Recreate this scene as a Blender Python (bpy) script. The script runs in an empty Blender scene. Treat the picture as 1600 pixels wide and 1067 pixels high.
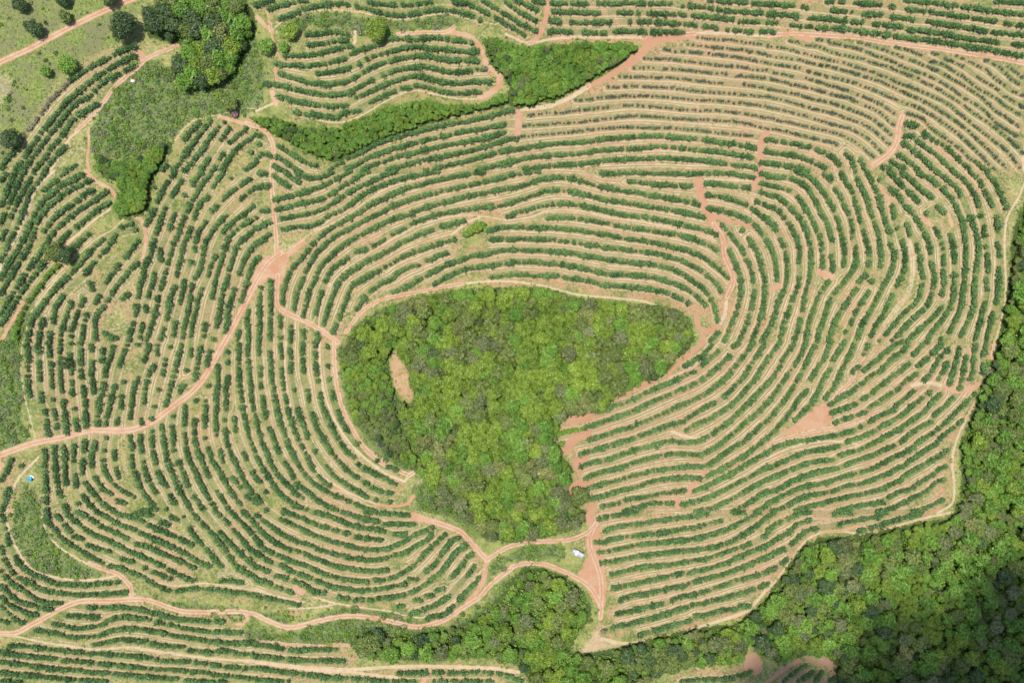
import bpy, math
import numpy as np
from mathutils import Vector
R = math.radians
C = bpy.context.scene.collection
scene = bpy.context.scene

# ---------------------------------------------------------------- camera, sky, sun, exposure
F, H = 1081.2, 378.4            # focal length in photo pixels, flying height in metres
cam_d = bpy.data.cameras.new("camera"); cam = bpy.data.objects.new("camera", cam_d); C.objects.link(cam)
cam.location = (0, 0, H); cam.rotation_euler = (0, 0, 0)
cam_d.sensor_fit = 'HORIZONTAL'; cam_d.angle = 2*math.atan(800/F); cam_d.clip_start = 1; cam_d.clip_end = 20000
scene.camera = cam
SUN = Vector((-185/F, 107/F, 1.0)).normalized()     # towards the sun, nearly overhead
world = bpy.data.worlds.new("World"); scene.world = world; world.use_nodes = True
wn = world.node_tree.nodes; wn.clear()
sky = wn.new('ShaderNodeTexSky'); sky.sky_type = 'NISHITA'; sky.sun_disc = False
sky.sun_elevation = math.asin(SUN.z); sky.sun_rotation = -math.atan2(-SUN.x, SUN.y)
bg = wn.new('ShaderNodeBackground'); bg.inputs[1].default_value = 0.135
wo = wn.new('ShaderNodeOutputWorld')
world.node_tree.links.new(sky.outputs[0], bg.inputs[0]); world.node_tree.links.new(bg.outputs[0], wo.inputs[0])
sun_d = bpy.data.lights.new("sun", 'SUN'); sun_d.energy = 4.2; sun_d.angle = R(0.55); sun_d.color = (1.0, 0.95, 0.87)
sun = bpy.data.objects.new("sun", sun_d); C.objects.link(sun)
sun.rotation_euler = SUN.to_track_quat('Z', 'Y').to_euler()
vs = scene.view_settings; vs.view_transform = 'Standard'; vs.look = 'None'; vs.exposure = 0.06; vs.gamma = 1.0
scene.cycles.max_bounces = 6; scene.cycles.diffuse_bounces = 2; scene.cycles.transmission_bounces = 2; scene.cycles.transparent_max_bounces = 24

rng = np.random.default_rng(7)

# ---------------------------------------------------------------- terrain and mapping
def terr(x, y):
    x = np.asarray(x, float); y = np.asarray(y, float)
    z = 16*np.exp(-((x-8)/95)**2 - ((y+25)/80)**2)
    z = z - 14/(1+np.exp(-((x*0.75 - y*0.66) - 215)/28))
    z = z - 7*np.exp(-((x+165)/45)**2 - ((y-120)/60)**2)
    z = z + 2.0*np.sin(x/47+1.3)*np.cos(y/39) + 1.0*np.sin(x/23)*np.sin(y/27+2)
    far = np.clip((np.hypot(x, y)-420)/1500, 0, 1)
    return z + far*40*np.sin(x/400+1)*np.cos(y/350)
def unproj(px, py, h=0.0):
    dx = (np.asarray(px, float)-800)/F; dy = -(np.asarray(py, float)-533.5)/F
    z = np.zeros_like(dx)
    for _ in range(6):
        d = H - z - h
        z = terr(dx*d, dy*d)
    d = H - z - h
    return dx*d, dy*d
def catmull(p, step):
    p = np.asarray(p, float)
    if len(p) < 2: return p
    q = np.vstack([2*p[0]-p[1], p, 2*p[-1]-p[-2]])
    out = []
    for i in range(len(p)-1):
        a, b, c, d = q[i], q[i+1], q[i+2], q[i+3]
        n = max(1, int(np.hypot(*(c-b))/step)); t = (np.arange(n)/n)[:, None]
        out.append(0.5*((2*b)+(-a+c)*t+(2*a-5*b+4*c-d)*t*t+(-a+3*b-3*c+d)*t**3))
    out.append(p[-1:])
    return np.vstack(out)

ROWS = """
@0,0
130,870 110,920 60,970 0,1050
g 130,870 230,740 300,640 380,560 440,500
440,500 540,430 660,370 760,315 840,290
95,1060 180,930 260,820 340,720 430,620 520,545 600,480 700,415 780,370 840,350
140,1060 190,990 260,900 340,800 420,700 480,640 570,590 640,510 740,460 830,415
210,1060 260,1000 320,920 390,840 440,760 520,700 610,650
270,1067 300,1030 350,970 400,920
470,1030 410,1060
1240,770 1200,810 1150,870
1310,760 1250,830 1200,900 1150,970 1100,1040 1080,1067
1400,760 1340,820 1290,890 1250,950 1210,990
1430,800 1380,870;1300,990 1260,1050
1540,800 1480,850 1430,890
1600,840 1500,910 1430,990 1390,1060
1400,950 1370,990;1340,1050 1320,1067
1190,1025 1150,1067
1040,1030 1010,1060
1570,950;1600,1010 1530,1060
@400,0
0,35 60,10 100,0
80,55 160,30 240,10 300,0
140,120 220,90 300,55 380,40 470,25 560,25 650,45 740,70 830,90 920,95 1010,80 1100,65 1200,60 1290,80 1350,100;1400,130
700,10 800,25 870,30 940,30 1040,20 1090,5
1240,5 1310,20 1380,45 1450,85
1420,5 1500,50 1550,85 1600,110
1500,110 1560,150 1600,170
1560,10 1600,40
320,215 400,210 470,200 520,200 570,210
330,280 420,270 500,255 570,250
180,345 260,345 350,340 450,320 520,300 590,285
130,400 210,405 290,410;330,410 420,400 480,385 550,365
590,335 650,310 720,290 790,270;820,250 900,240 1000,245 1100,235 1190,240;1230,255 1290,255 1350,265
380,460 450,450 520,440 600,415 640,400;690,370 760,340 840,320 890,310;920,300 1000,290 1100,305 1200,310 1300,320 1380,320
150,460 210,480 280,500 340,520 400,520;430,530 500,520 560,510 640,470 720,420 800,390 880,370 960,355 1050,350 1130,360 1200,375 1290,375 1380,385
50,520 130,530 200,545;250,560 330,575 430,590 530,590 600,570 650,540 720,500 790,470;840,445 920,430;960,425 1040,415 1120,430 1200,450 1290,450 1370,435 1430,430
140,605 220,625;250,635 300,640;330,650 420,660 500,665 570,650;620,610 690,580 760,550 840,515 920,490 1000,475 1080,490 1160,510 1260,520 1360,510 1460,510
240,705 270,705;310,715 360,715;390,720 450,730 510,735;540,710 640,690;710,640 790,600 860,570;910,550 960,550;1000,535 1080,550 1150,570 1230,580 1310,585;1340,575 1400,575
570,990 640,960 700,925 780,885 860,865 940,840 1020,820 1100,800 1180,780 1280,765 1380,745 1480,720;1500,710 1560,700 1600,690
450,1060 500,1030 540,1015
570,1050 640,1020 700,985 750,965;770,960 850,930 930,910 1020,885 1100,865 1200,845 1300,820 1400,810 1480,790 1550,780
660,1060 760,1020 860,985 950,965 1050,940 1130,920 1200,905 1300,890 1400,870 1480,850 1555,825
820,1060 920,1035 1040,1000 1160,980 1280,955 1400,925 1500,895 1600,860
1050,1067 1150,1045 1260,1020 1380,990 1480,960 1600,930
1370,1067 1480,1040 1600,1010
140,910 200,950 260,985 320,1020 370,1035
130,980 190,1020 250,1060
110,1035 150,1060
0,840 20,850
0,990 50,965 90,970
20,905
@800,0
0,40 40,70 100,105 160,135
0,110 60,150 120,175 150,190
0,165 50,200 80,220
30,0 90,30 160,65
130,0 190,10
250,15 340,20 420,20 470,20;540,20 640,20 680,20;710,15 780,20;800,20 900,20 990,20
1070,35 1160,40 1250,50;1290,60 1380,70 1480,75 1530,80;1560,80 1600,90
1230,0 1340,5 1460,10;1510,15 1600,25
260,70 360,75 450,80 540,80;660,75 740,80;790,80;850,80 940,85 1080,90
1130,95 1220,105 1380,120;1420,130 1540,135
240,130 300,135;370,135 450,140 520,140 610,140;740,135;800,135 860,135;900,135 980,145 1050,145 1150,155
1200,165 1280,170;1350,185 1430,190 1500,200;1560,195 1600,200
230,195 300,195 370,200;450,200 520,205 600,205;640,195 740,195 830,200;880,200 980,200 1080,200
s 1160,235 1250,245 1350,250 1450,265 1600,280
s 1100,275 1200,290 1310,300;1350,305 1450,315 1600,340
s 950,310 1020,320;1060,320 1180,330 1250,340 1320,345 1420,360 1500,375 1600,395
s 830,365 920,370 1000,370 1100,385 1200,395 1300,410 1400,415 1500,430 1600,440
s 760,425 900,425;950,430 1050,435 1150,445 1250,455 1340,465;1400,475 1500,480 1580,490
s 670,480 780,480 880,485 980,485 1080,495 1200,510 1310,520;1450,530 1600,550
s 600,545 700,540 780,535;820,540 920,545 1020,550 1120,565 1220,575 1320,580 1390,585;1430,590 1600,605
s 400,625 500,620;540,610 640,605 740,600 860,600 960,605 1060,615 1160,625 1270,630 1380,640 1480,650 1600,665
s 100,720 200,710 300,705 400,690 500,680 600,670;700,660 780,660 880,665 980,675 1080,685 1180,690 1290,690 1370,700 1450,710 1530,725 1600,740
s 70,785 180,780 290,770 400,765 500,755 600,740 700,730 800,725 900,730 1000,740 1100,745 1200,750 1300,755 1400,760 1500,780 1600,805
s 40,855 150,845 260,835 370,825 480,810 600,800 700,795 800,795 900,800 1000,800 1100,810 1200,820 1300,830 1400,840 1500,850
0,865 30,870
0,940 100,920 200,905 300,895 400,890 500,880 600,865 700,860 800,850 900,850 1000,855 1100,865 1200,870 1300,890 1400,900 1520,925
0,1010 100,985 200,975 300,965 400,960 500,945 600,935 700,930 800,925 900,915 1000,920 1100,930 1200,940 1300,950 1400,965 1490,980
80,1055 200,1040 300,1030 420,1025 520,1010 620,1000 720,995 820,990 920,985 1020,990 1150,1000 1250,1010 1350,1025 1450,1035 1520,1045
1590,880
1585,945 1600,948
1560,1015 1600,1022
@1200,0
370,5 470,10
0,25 80,30 170,35;220,40 245,50
550,15 620,25 720,30;770,40 800,40
860,0 960,10 1080,20 1180,35 1300,50 1400,65 1500,80 1600,90
1430,5 1600,15
0,85 50,90 110,90 180,100;260,110 350,115 480,130;530,135 590,140
400,65 470,70 540,75;600,85 700,90;780,105 850,110 910,125
870,55 960,65 1060,80 1160,95 1260,105 1340,120 1420,130;1490,145 1530,150;1570,155 1600,160
0,140 70,145;150,155 250,165 350,175 450,180 560,190;590,195 690,210;730,215 760,220;800,225 900,240 1000,250 1100,265 1200,280 1310,300;1340,300 1440,320 1520,335 1600,350
670,150 750,155 840,170;890,185 1000,195 1130,215;1160,225 1250,240 1350,250 1460,270;1540,275 1600,280
1000,130 1100,150 1200,165 1290,180 1370,195;1410,200 1470,205 1530,210;1560,215 1600,220
0,195 40,200
s 140,255 200,270;240,285 310,290 380,320 460,340 560,360 650,390 740,415 830,450 930,490 1030,540 1120,590 1200,640 1290,710 1370,760 1450,820 1530,890 1600,960
s 310,245 370,255;390,270 480,285 580,310 680,350 760,375 850,420 950,455 1040,490;1080,510 1160,560 1240,620 1330,670 1390,730 1460,790 1560,850
s 570,265 660,290 740,315 820,350 900,375 980,410 1060,440;1110,470 1200,520 1280,570 1350,620 1420,690 1500,740 1570,790
s 800,295 880,315 960,345;1020,385 1090,400 1170,450 1250,500 1330,560 1420,610 1500,670 1580,720
s 1030,330 1060,340;1110,370 1170,390 1230,420;1310,480 1370,520 1440,560;1480,600 1600,670
s 1180,350 1250,380 1320,415 1370,440 1420,490 1480,530;1530,570 1600,595
s 1360,375 1430,410 1470,440 1520,490 1580,530
s 1500,415 1590,480
s 0,290 90,300 180,320 270,345 360,370 440,385 530,410 620,440 710,470 800,510 890,545 980,580 1060,615 1130,650 1210,720 1300,790 1400,870 1500,950 1580,1060
s 0,345 100,360 200,375 290,400 380,415 470,440 560,465 650,490 730,520 810,560 900,600 990,640 1070,690 1150,740 1230,800 1310,870 1400,960 1490,1050
s 0,395 100,410 190,425 270,450 360,475 440,490 520,510 600,540 680,570 760,605 840,640 920,665 1010,710 1100,770 1180,830 1260,900 1350,990 1420,1060
s 40,455 170,480;240,490 330,515 420,545 500,565;560,590 640,620 720,660 790,710
s 20,495 110,515 200,540 300,560 400,590 500,610 560,640;610,660 680,690 730,730 790,780
s 0,555 80,570 180,590 280,620 380,640 480,670 560,700 650,740 710,790 770,840
s 0,605 90,625 180,650 280,680 380,700 470,730 560,760 640,800 690,840 760,900
s 0,670 100,690 200,715 300,745 400,775 500,800 570,830 640,880 720,960
s 0,735 80,755 180,775 280,800 370,820 450,840 520,870 590,920 660,980
s 0,800 100,820 200,845 290,865 380,885 430,900
s 870,710 960,740 1020,800 1100,860 1200,930 1270,1000
0,865 60,880 120,890 190,900;220,915 270,915;310,935 370,960 410,990 450,1030
0,950 80,960 160,970 230,990 300,1020 370,1050
0,1020 80,1030 180,1050 250,1067
490,960 520,990 540,1040 550,1067
580,1000 610,1060
870,770 940,790
980,835 1050,880 1110,910 1160,960 1210,1010 1260,1050
850,890 900,930 960,980 1030,1050
860,850 900,850;940,880 990,920 1060,970 1110,1020 1150,1060
820,970 880,1010 940,1060
780,1010 850,1050
1280,995 1340,1040 1380,1067
720,1050 760,1050
@0,267
30,20 0,60
95,0 60,70 30,150 0,215
145,0 110,70 80,140 45,220 20,270 0,320
215,0 165,80 125,150 90,220 60,290;30,370 0,430
280,10 220,80 180,140 160,200 130,280 100,350 60,430 20,520 0,560
400,10 330,70 270,120
510,20 440,60 380,90 320,140 260,190 230,240 200,300 170,370 140,430 100,500 60,560 20,630 0,680
560,60 490,90 420,130 360,170 300,220 250,280 220,340 200,410 170,480 120,560 80,630 40,700 0,770
580,120 520,150 460,200 400,240 350,280 310,320 270,380
660,130 590,180 530,220 470,260 410,310 350,360 310,410 280,470 220,550 170,620 120,700 70,770 30,840 0,890
680,200 620,230 560,280 500,330 440,370 380,430 320,490;270,570 230,630 180,690 130,760 90,820 50,880 0,960
550,400 490,450 430,490
b 360,590 300,650 250,720 190,800 140,880 110,960 90,1050
820,330 760,350
640,430 570,490 530,540 460,620 400,680 340,740 290,800 240,870 200,930 180,1000 170,1060
840,370;720,400 670,480 600,550 560,600 530,650
860,440 820,490 780,540;740,590 700,640 660,700
860,570 810,620 760,680 710,740 690,780 640,850 600,900 590,960 590,1050
800,770 760,800
620,770 590,830;540,900 520,960 510,1050
520,800 490,860 470,920 440,1000 440,1050
440,820 420,880 400,940 380,1000 370,1060
390,780 350,840 330,900 330,950;310,1010 305,1060
265,930 250,1000 240,1050
560,700 575,740
960,240 930,300 910,340
960,100;1090,10 1050,60 1010,120 980,190
1130,60 1100,110 1070,160
1150,150
1030,220 1010,280 990,340 970,400 950,470 930,540 900,600 890,670 870,720 860,790;850,840 840,900;830,950 810,1010 800,1060
1090,270 1070,310 1060,360;1000,490 1000,560;960,640 950,700 920,780;910,830 905,880;890,940 870,1040
1310,20 1260,80 1220,150 1190,200 1160,270 1130,330 1110,390 1080,460 1060,530 1040,600 1020,670 1000,740 980,810 970,880 950,940 930,1000 910,1060
1300,160 1260,190 1230,240 1210,290;1190,350 1170,410 1140,470 1130,540 1110,600 1100,660;1090,720 1060,790 1050,850 1040,920;1020,990 1000,1050
1260,10 1210,60 1200,90
1440,45
1390,20 1350,60 1330,100
1290,310 1240,380 1220,440 1210,500;1190,570
1560,50 1500,90 1430,140 1390,180;1350,220 1320,250
1410,280 1370,320 1330,370 1290,430 1270,490 1260,560 1240,630 1210,680 1190,750 1180,820 1170,890 1150,960 1140,1040
1600,100 1540,140 1500,180
1580,220 1520,270 1450,320 1390,380;1340,540 1310,600 1300,650;1260,740 1230,810 1220,880 1200,950 1190,1030
1600,290 1530,330 1460,380 1420,430 1400,500 1380,560 1360,620 1340,700 1320,790
1600,350 1540,410 1490,450 1460,520 1440,590 1420,660 1400,730 1380,800 1370,880 1350,970
1600,450 1550,510 1520,570 1490,640;1460,740 1440,810 1420,890 1420,950 1400,1010
1600,550 1560,620 1540,700 1520,760 1505,810
1150,680 1140,740 1120,830;1090,950 1080,1030
1280,960 1270,1030
1550,870 1540,940 1550,1000 1550,1060
1490,1000 1480,1060
1330,1050
650,1010 720,1050
@400,267
20,15 60,15
110,30 150,60 200,95
180,5 220,40 270,70
260,5 310,40 370,45 430,30 480,5
0,110 80,90
30,250 70,245
0,360 80,320
0,460 80,400
0,560 20,545
110,180 180,165 260,145 340,120 400,100 430,85 480,60 550,25 590,0
120,240 200,225 290,200;320,195 400,180 470,145 530,100 600,60 640,30 700,5
160,300 240,285 320,270 400,245 450,220 510,180 570,140 640,100 710,70 780,35 860,5
160,365 240,350 330,345 400,320 450,280 520,250 580,215 640,170 700,130 780,95 860,65 940,40 1040,20 1140,5
165,825 170,750 190,680 220,620 270,560 320,500 370,440 420,390 480,350 550,310 630,270 700,220 780,180 860,140 940,110 1030,85 1120,60 1220,40 1320,20 1420,5
235,860 250,780 280,700 310,630 340,570 380,510 430,460 490,410 560,370 640,330 710,290 780,260 850,220 930,190 1010,165 1100,140 1200,115 1300,95 1400,75 1500,50 1600,25
290,910 310,840 330,760 360,690 400,600 450,550 510,490 580,440 650,400 730,360 810,320 890,290 960,270 1030,240 1110,215 1200,190 1300,165 1420,140 1520,120 1600,105
370,890 390,820 410,760;430,690 470,620 520,580 570,545;620,510 680,490;730,465 800,430;850,395 930,360;970,330 1050,300 1120,275 1200,260 1300,245 1400,230 1500,220 1600,200
420,960 440,890 460,830 490,750 520,690 570,640 640,600 700,560 770,530 840,490 910,450 980,420 1040,390 1100,370;1160,350 1230,330 1300,310
480,1010 510,940 540,870 570,790 600,720 660,680 720,650 790,610 860,570 930,530 1000,505 1080,475 1160,450 1240,430
630,860 680,790;720,750 790,700 860,670;880,640 960,600 1020,590;1060,560 1100,555;1130,530 1190,515
850,760 920,735 1000,690 1070,650 1130,620 1200,585 1280,560 1360,530 1440,520 1520,500 1600,495
1110,710 1200,660 1280,625 1350,605;1390,600 1470,590 1600,575
1470,665 1540,655 1600,650
1450,370 1530,355 1600,350
1470,430 1530,425;1570,430 1600,430
1570,285 1600,280
25,730 20,800 20,900 20,980 15,1060
90,690 90,780 90,880 85,980 85,1060
150,910 150,970;150,1040
215,970 215,1060
290,1000 300,1060
380,1020 385,1060
@800,267
0,25 80,10 170,0
560,15 650,15 760,10 880,15 1000,15 1100,20 1200,15 1330,15;1350,15 1440,30 1510,40
730,65 800,70 900,85 1000,90 1110,95
1210,75 1300,80 1380,95 1480,105
0,110 60,95 140,65 220,45 300,40 380,50 460,70 540,95 620,110 700,125 780,135 860,150 940,165 1020,180 1100,190 1170,210
0,200 60,175 130,155 200,130 280,120 350,125 440,145 520,165 600,185 700,195 800,215 900,230 1000,245 1090,260;1110,270 1200,290
0,270 80,250 160,225 240,210 320,205 410,210;440,215 520,235 600,255 700,275 800,285 900,300 1000,320 1100,345 1180,360 1240,380 1280,400
220,295 300,290 400,295 500,310 610,330;650,340 740,355 840,370 940,385 1040,400 1140,425;1170,440 1230,465 1280,495
0,350 100,355 200,355 300,360 400,370 500,385 600,400 700,420 800,435 900,450 1000,475 1100,500 1180,530 1240,570 1300,620 1350,670
0,425 60,425 150,430 250,430;280,435 350,440;385,445;430,450;460,460 530,465;570,480 700,490;730,500 830,505 950,525;980,540 1050,555;1080,570 1160,610 1230,660 1290,710
0,495 40,495;70,495 170,500 270,505 370,515 470,535 570,550 670,565 770,575 870,585 960,600 1040,630 1120,680 1190,730 1240,790 1270,860 1285,940
0,570 100,570 200,575 300,585 400,600 500,625 600,645 700,650 800,655 900,670 1000,700 1080,730 1140,770 1210,840
0,645 100,650 220,655;250,655 290,655;330,670 430,680 530,700;560,715 650,720 760,730 860,740 970,760;1010,780 1060,800;1100,830
1220,150 1300,160 1380,180 1440,200 1500,235 1560,280 1600,315
1230,235 1320,250 1400,275 1480,310;1520,340 1560,390 1600,450
1310,340 1360,390 1400,440 1440,490 1470,560 1500,630 1510,690
1480,420 1510,470 1540,530 1560,600 1580,680 1580,760 1575,830 1560,900 1540,970 1500,1050
1440,370
1360,500 1390,570 1420,640 1430,700 1430,780 1410,860 1380,940 1350,1010 1330,1060
1520,750 1500,840 1480,920 1450,1000 1420,1060
1300,730 1310,760
1240,1060 1290,1010
1530,190 1600,220
1560,75 1600,85
1560,130 1600,145
1560,15 1600,25
1560,1060 1600,1000
@1200,267
0,35 50,40 100,40
150,50 210,75 260,120 300,190 330,260 370,320 390,390 400,430
180,5 250,30 300,70 340,120 380,180 410,240 440,310 460,380 470,450 480,520 475,590
350,20 390,45
420,110 450,150 480,220 510,280 530,340 530,410
0,90 60,100 130,120;190,160 220,210 260,270 290,330 320,400 340,480 345,560 345,600
0,150 60,160 110,200 160,250 210,310 240,370 260,440 270,520 270,600 260,680 240,750 225,820 220,880
0,220 60,240 110,300 150,360 180,420 200,490 195,560
0,300 50,360;80,430 110,500 120,580 120,660 110,730 80,780 60,840 40,910 10,980
0,440 30,510 50,590 60,680
400,530 405,620
460,10 490,70 530,130 550,200 570,270 580,310
560,50 590,110 620,180 640,250 670,320 690,380 700,450 710,520 710,590
620,10 650,60 680,130 700,190 720,260 740,330 760,380
600,380 620,440 635,520 630,590
700,55;770,110 810,150 840,185
760,10 810,60 860,110 910,160 940,190
840,10 890,50 930,90 980,130 1030,170
940,10 1000,40 1060,80 1110,130 1160,190 1190,250 1220,320 1230,390 1240,460 1240,540 1235,620 1230,700 1220,780 1210,850 1180,920 1140,1000
1060,5 1120,50 1180,100 1210,150
1160,5 1220,50 1270,110 1300,160 1320,220
1270,10 1320,50 1350,110 1380,170 1410,220
1380,20 1420,70 1450,130 1480,200 1490,230
780,220 790,290
860,220 910,270 940,320 980,380 1010,450 1020,510
870,330 890,400
990,265;1060,220 1090,250 1110,270
810,355
1050,360 1080,420 1100,490 1100,570 1100,650 1100,710 1090,770
1140,400 1160,470 1170,570;1170,640 1165,720 1160,800 1130,870 1090,930 1040,990 1000,1050
1260,280 1290,340 1310,420 1320,500 1310,580 1300,660 1290,740 1290,830 1270,900 1240,970 1210,1030
1330,280;1350,350 1355,400;1370,470 1375,550 1380,620;1370,680 1375,740;1360,820 1340,900 1320,980 1300,1050
1430,290 1440,370;1440,450 1450,530 1450,600 1445,680 1440,750 1430,820;1410,890 1390,970 1370,1050
770,460 790,530 780,600 760,660 720,720 690,780 660,840 630,900 590,960 560,1040
840,440 860,510 860,590 840,660 810,710
930,460 950,530 960,600 970,660
1020,570 1040,640 1040,710 1020,790 980,860 920,910 870,960 820,1020 780,1060
960,720 950,790 910,840 850,890 800,950 750,1010 700,1060
550,480 555,550 530,620 480,690 430,750 390,800 370,860 350,930 320,1000 310,1060
610,650 570,690
650,690
380,690 330,760 300,830 270,900 250,980 240,1050
200,670 180,740 150,820 130,880 100,950 80,1040
550,740 500,810 460,870 420,940 400,1000 380,1060
630,760 580,830 550,880 520,950
490,1005
780,780 750,840 720,900 680,960 650,1030
1080,860 1030,920 960,980 900,1040 870,1067
200,930 190,990 170,1050
1080,1050
20,960 0,1000
@0,534
160,10 170,90 165,170 170,250 180,340
235,10 235,60;240,130 245,240;250,320 255,370
300,10 310,90 315,180 320,280
370,10 370,100 370,180 375,260 385,310
325,360
430,80 440,160 445,230 450,340;460,420;470,490 475,550
500,10 500,90 500,160 505,220;515,280 525,360 530,440 530,530
390,370 400,440 405,510 410,570
330,430 345,490 350,550
280,430 285,480 290,530 300,580
565,20 570,60;570,120 565,190 575,260 580,320
440,10
640,50 630,120
700,30 690,90 660,160 655,220 640,290 620,360 610,440 605,520
790,20 760,90 740,160;710,270 695,340 680,410 660,480 655,520
850,20
860,220 830,300 820,380 810,480
770,250;755,340 750,410;730,480 725,510
930,20 910,80 895,130
980,20 980,80;960,150 920,220 905,290 895,380;875,480 880,510
1060,30;1030,110 1015,200;985,300;960,410;940,480
1130,20 1110,100 1090,180 1070,260 1050,330 1030,400
1190,40 1185,90;1165,180
1250,40 1235,110 1220,200 1210,240;1140,270 1120,320
1310,60 1295,110 1290,150
1420,60;1420,130;1420,220 1410,300 1410,420;1400,490 1405,570 1420,650 1450,720 1490,800 1530,880 1570,950 1600,1010
1360,150 1360,240 1350,330 1350,410 1345,490 1350,580
1490,20 1490,100 1490,190 1495,280 1510,370 1520,450 1540,530 1560,620 1595,700
1545,20 1550,120 1560,230 1570,320 1580,420 1595,510
1300,275
1220,365;1280,370 1280,440 1275,530;1275,600
1155,400 1150,450 1150,520
1210,480 1210,560 1220,630 1240,700 1270,770 1300,840;1350,930 1390,990 1430,1050
1080,465;1070,530 1080,600 1080,680;1110,750 1140,820 1170,900;1210,970 1260,1040
1005,520 1015,600 1030,680 1050,760 1080,840 1110,910 1150,980 1190,1050
945,560 945,640 960,710 970,760;990,820 1010,870 1040,910;1060,960 1090,1010
1150,580 1160,660 1180,740 1210,800 1250,880 1290,960 1340,1040
1460,480 1470,560
1300,670 1320,740 1360,800 1400,870 1440,940 1500,1020
1370,680 1390,760;1450,850 1500,910 1560,990
1520,690 1540,740;1580,820 1600,860
870,590 880,680;890,750 910,830 940,900 970,940
810,600 820,680 820,760 850,840 880,920 920,980 970,1050
710,680 710,740;720,790 740,850
660,600;645,680;640,740 650,800 680,860 730,910 790,950 830,970
525,620 525,680;515,740 510,820
590,630 570,700 570,780;590,850 640,920 690,950;720,990 780,1010
460,650 455,740;465,830 470,900;480,1010
530,880 580,950 640,1010 700,1050
510,960 550,1010 600,1060
390,650 400,730 400,800 410,890
335,660 340,750 350,830 360,920 375,970
405,1020 410,1060
275,680 275,770 280,860 285,950 285,1050
70,740 40,800 0,870
130,770
50,920 30,990 10,1050
870,1055 950,1050
1030,1040
@400,534
15,10 15,80;25,160 25,280;40,340 45,400 60,470;80,540 110,610 140,690;180,760 230,840
85,70 90,150 95,230 110,320 130,400 140,480 170,560 190,620 220,690 260,770 300,820 340,870 400,910 470,950 540,980 610,1010 680,1040 730,1055
150,20 155,100;160,170 165,250 180,330 190,380;195,420 220,490 240,560 270,630 310,700 340,770 380,830 430,880 470,900
210,40 215,110 215,190;235,300;260,420 280,490 310,560 320,600;365,680;440,780 490,840 560,890 630,930 690,970;750,985
290,10 290,90 295,180;320,300 330,370;350,450 370,520 410,590 450,660 500,730 550,780 600,830 640,850
370,10 370,100 375,180 385,240;395,320 410,390 440,460 480,540 520,620 570,690 610,720;640,770 700,800 760,830 820,860 870,890
680,880 740,920 790,940 840,945
840,1000
445,30;450,150;455,230;475,310 485,350;510,430 530,490 570,560;630,635;755,740;820,780 880,800
0,480 15,560 30,620 60,680 90,760 130,830 180,880 230,930 290,980
0,720 40,790 90,870 130,930 180,980 240,1020 310,1050
20,870;55,940
250,890 310,930 370,980 430,1020 500,1050
0,960 20,1000;60,1050
170,1050
@800,534
1080,150 1150,110 1210,70 1250,20
1190,140 1250,90 1300,50
1380,30 1420,10
510,435 570,430 640,400 700,380 760,360 840,320 920,280 1000,250 1080,210 1150,180
470,530 540,510 620,480 700,450 780,420 860,380 940,350 1020,315 1100,280 1180,240 1250,190 1310,140 1360,90
480,610 560,590 640,560 720,540 800,510 880,480 960,440 1040,400 1120,370 1200,330 1270,280 1340,220 1390,160 1440,100 1490,30 1510,0
430,700 500,680 580,660 660,630 740,610 820,580 900,550 980,520 1060,500 1140,450 1200,410 1270,380;1330,340 1400,270 1450,220 1490,150 1540,80 1580,10
1090,550 1160,510 1240,480 1300,440 1370,400 1420,350 1470,290 1530,220 1570,150 1600,100
430,780 510,750 590,740 670,710 750,680 830,660 910,640 990,620 1080,630 1160,620 1230,590 1300,540 1370,490 1430,430 1490,370 1540,320 1600,255
1420,540 1480,490 1540,440 1600,380
460,850 540,820 620,800 700,780 780,750 860,730 940,710 1020,700 1100,700 1180,710;1220,690 1290,650 1350,600 1400,560
470,920 560,890 650,870 740,840 830,820 920,800 1010,790 1100,780 1190,780;1230,770 1300,720 1370,670 1440,630 1500,580 1560,520 1600,490
490,980 580,960 670,930 760,910 850,880 940,860 1030,850 1110,850 1180,855;1220,840 1300,800 1370,760 1440,720 1510,670 1600,600
560,1030 650,1010 740,980 830,970 920,950 1000,940 1080,930;1140,935 1220,900 1300,860 1380,820 1460,770 1530,730 1600,690
1170,990 1260,960 1340,920 1420,880 1500,840 1560,800 1600,780
700,1060 800,1030 880,1010 1000,1010;1060,1020 1130,1000
1150,1060 1250,1040 1340,1000 1420,960 1500,910 1600,860
1400,1050 1480,1010 1550,960 1600,930
1520,1060 1600,1020
b 280,580 350,560 460,545
b 230,640 310,640
@1200,534
10,100 50,40 80,0
90,120 130,60 160,10
0,270 40,210 80,150
10,370 60,300 110,230 150,170 190,110 220,50 240,0
0,490 50,430 100,370 150,300 190,230 230,160 260,90 290,30
0,600 50,550 100,490 150,430 190,360 240,310
270,230 310,170 350,110 380,30 400,0
170,490 230,430 280,370 320,300 350,230 390,170
410,110 440,60 480,0
360,350 410,290 440,230 470,160 510,90 540,20
530,190 570,150
600,80 630,20
600,180 660,130 720,80 780,30 840,0
390,390 450,350 520,310 590,260 650,210 710,180 770,110 830,70 880,20
400,440 470,420 550,390;590,360 640,330 700,280 760,230 820,190 880,140
420,505 490,480 560,460 610,440;640,410 700,370 760,330 810,300;830,280 870,240 930,200
910,80 960,30 1000,0
940,150 1000,100 1050,50 1090,10
980,240 1030,180 1070,110 1120,50
1070,230 1100,180 1120,130
1140,260 1160,190 1180,120 1200,40
1200,290 1220,220 1230,150 1240,90
1270,230 1285,160 1290,90 1300,20
1345,200 1350,150;1350,80 1370,10
0,690 70,650 150,630 230,620 310,605 390,590 460,575 530,555;580,530;640,500 700,460 780,430;800,400 850,360 910,310
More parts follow.
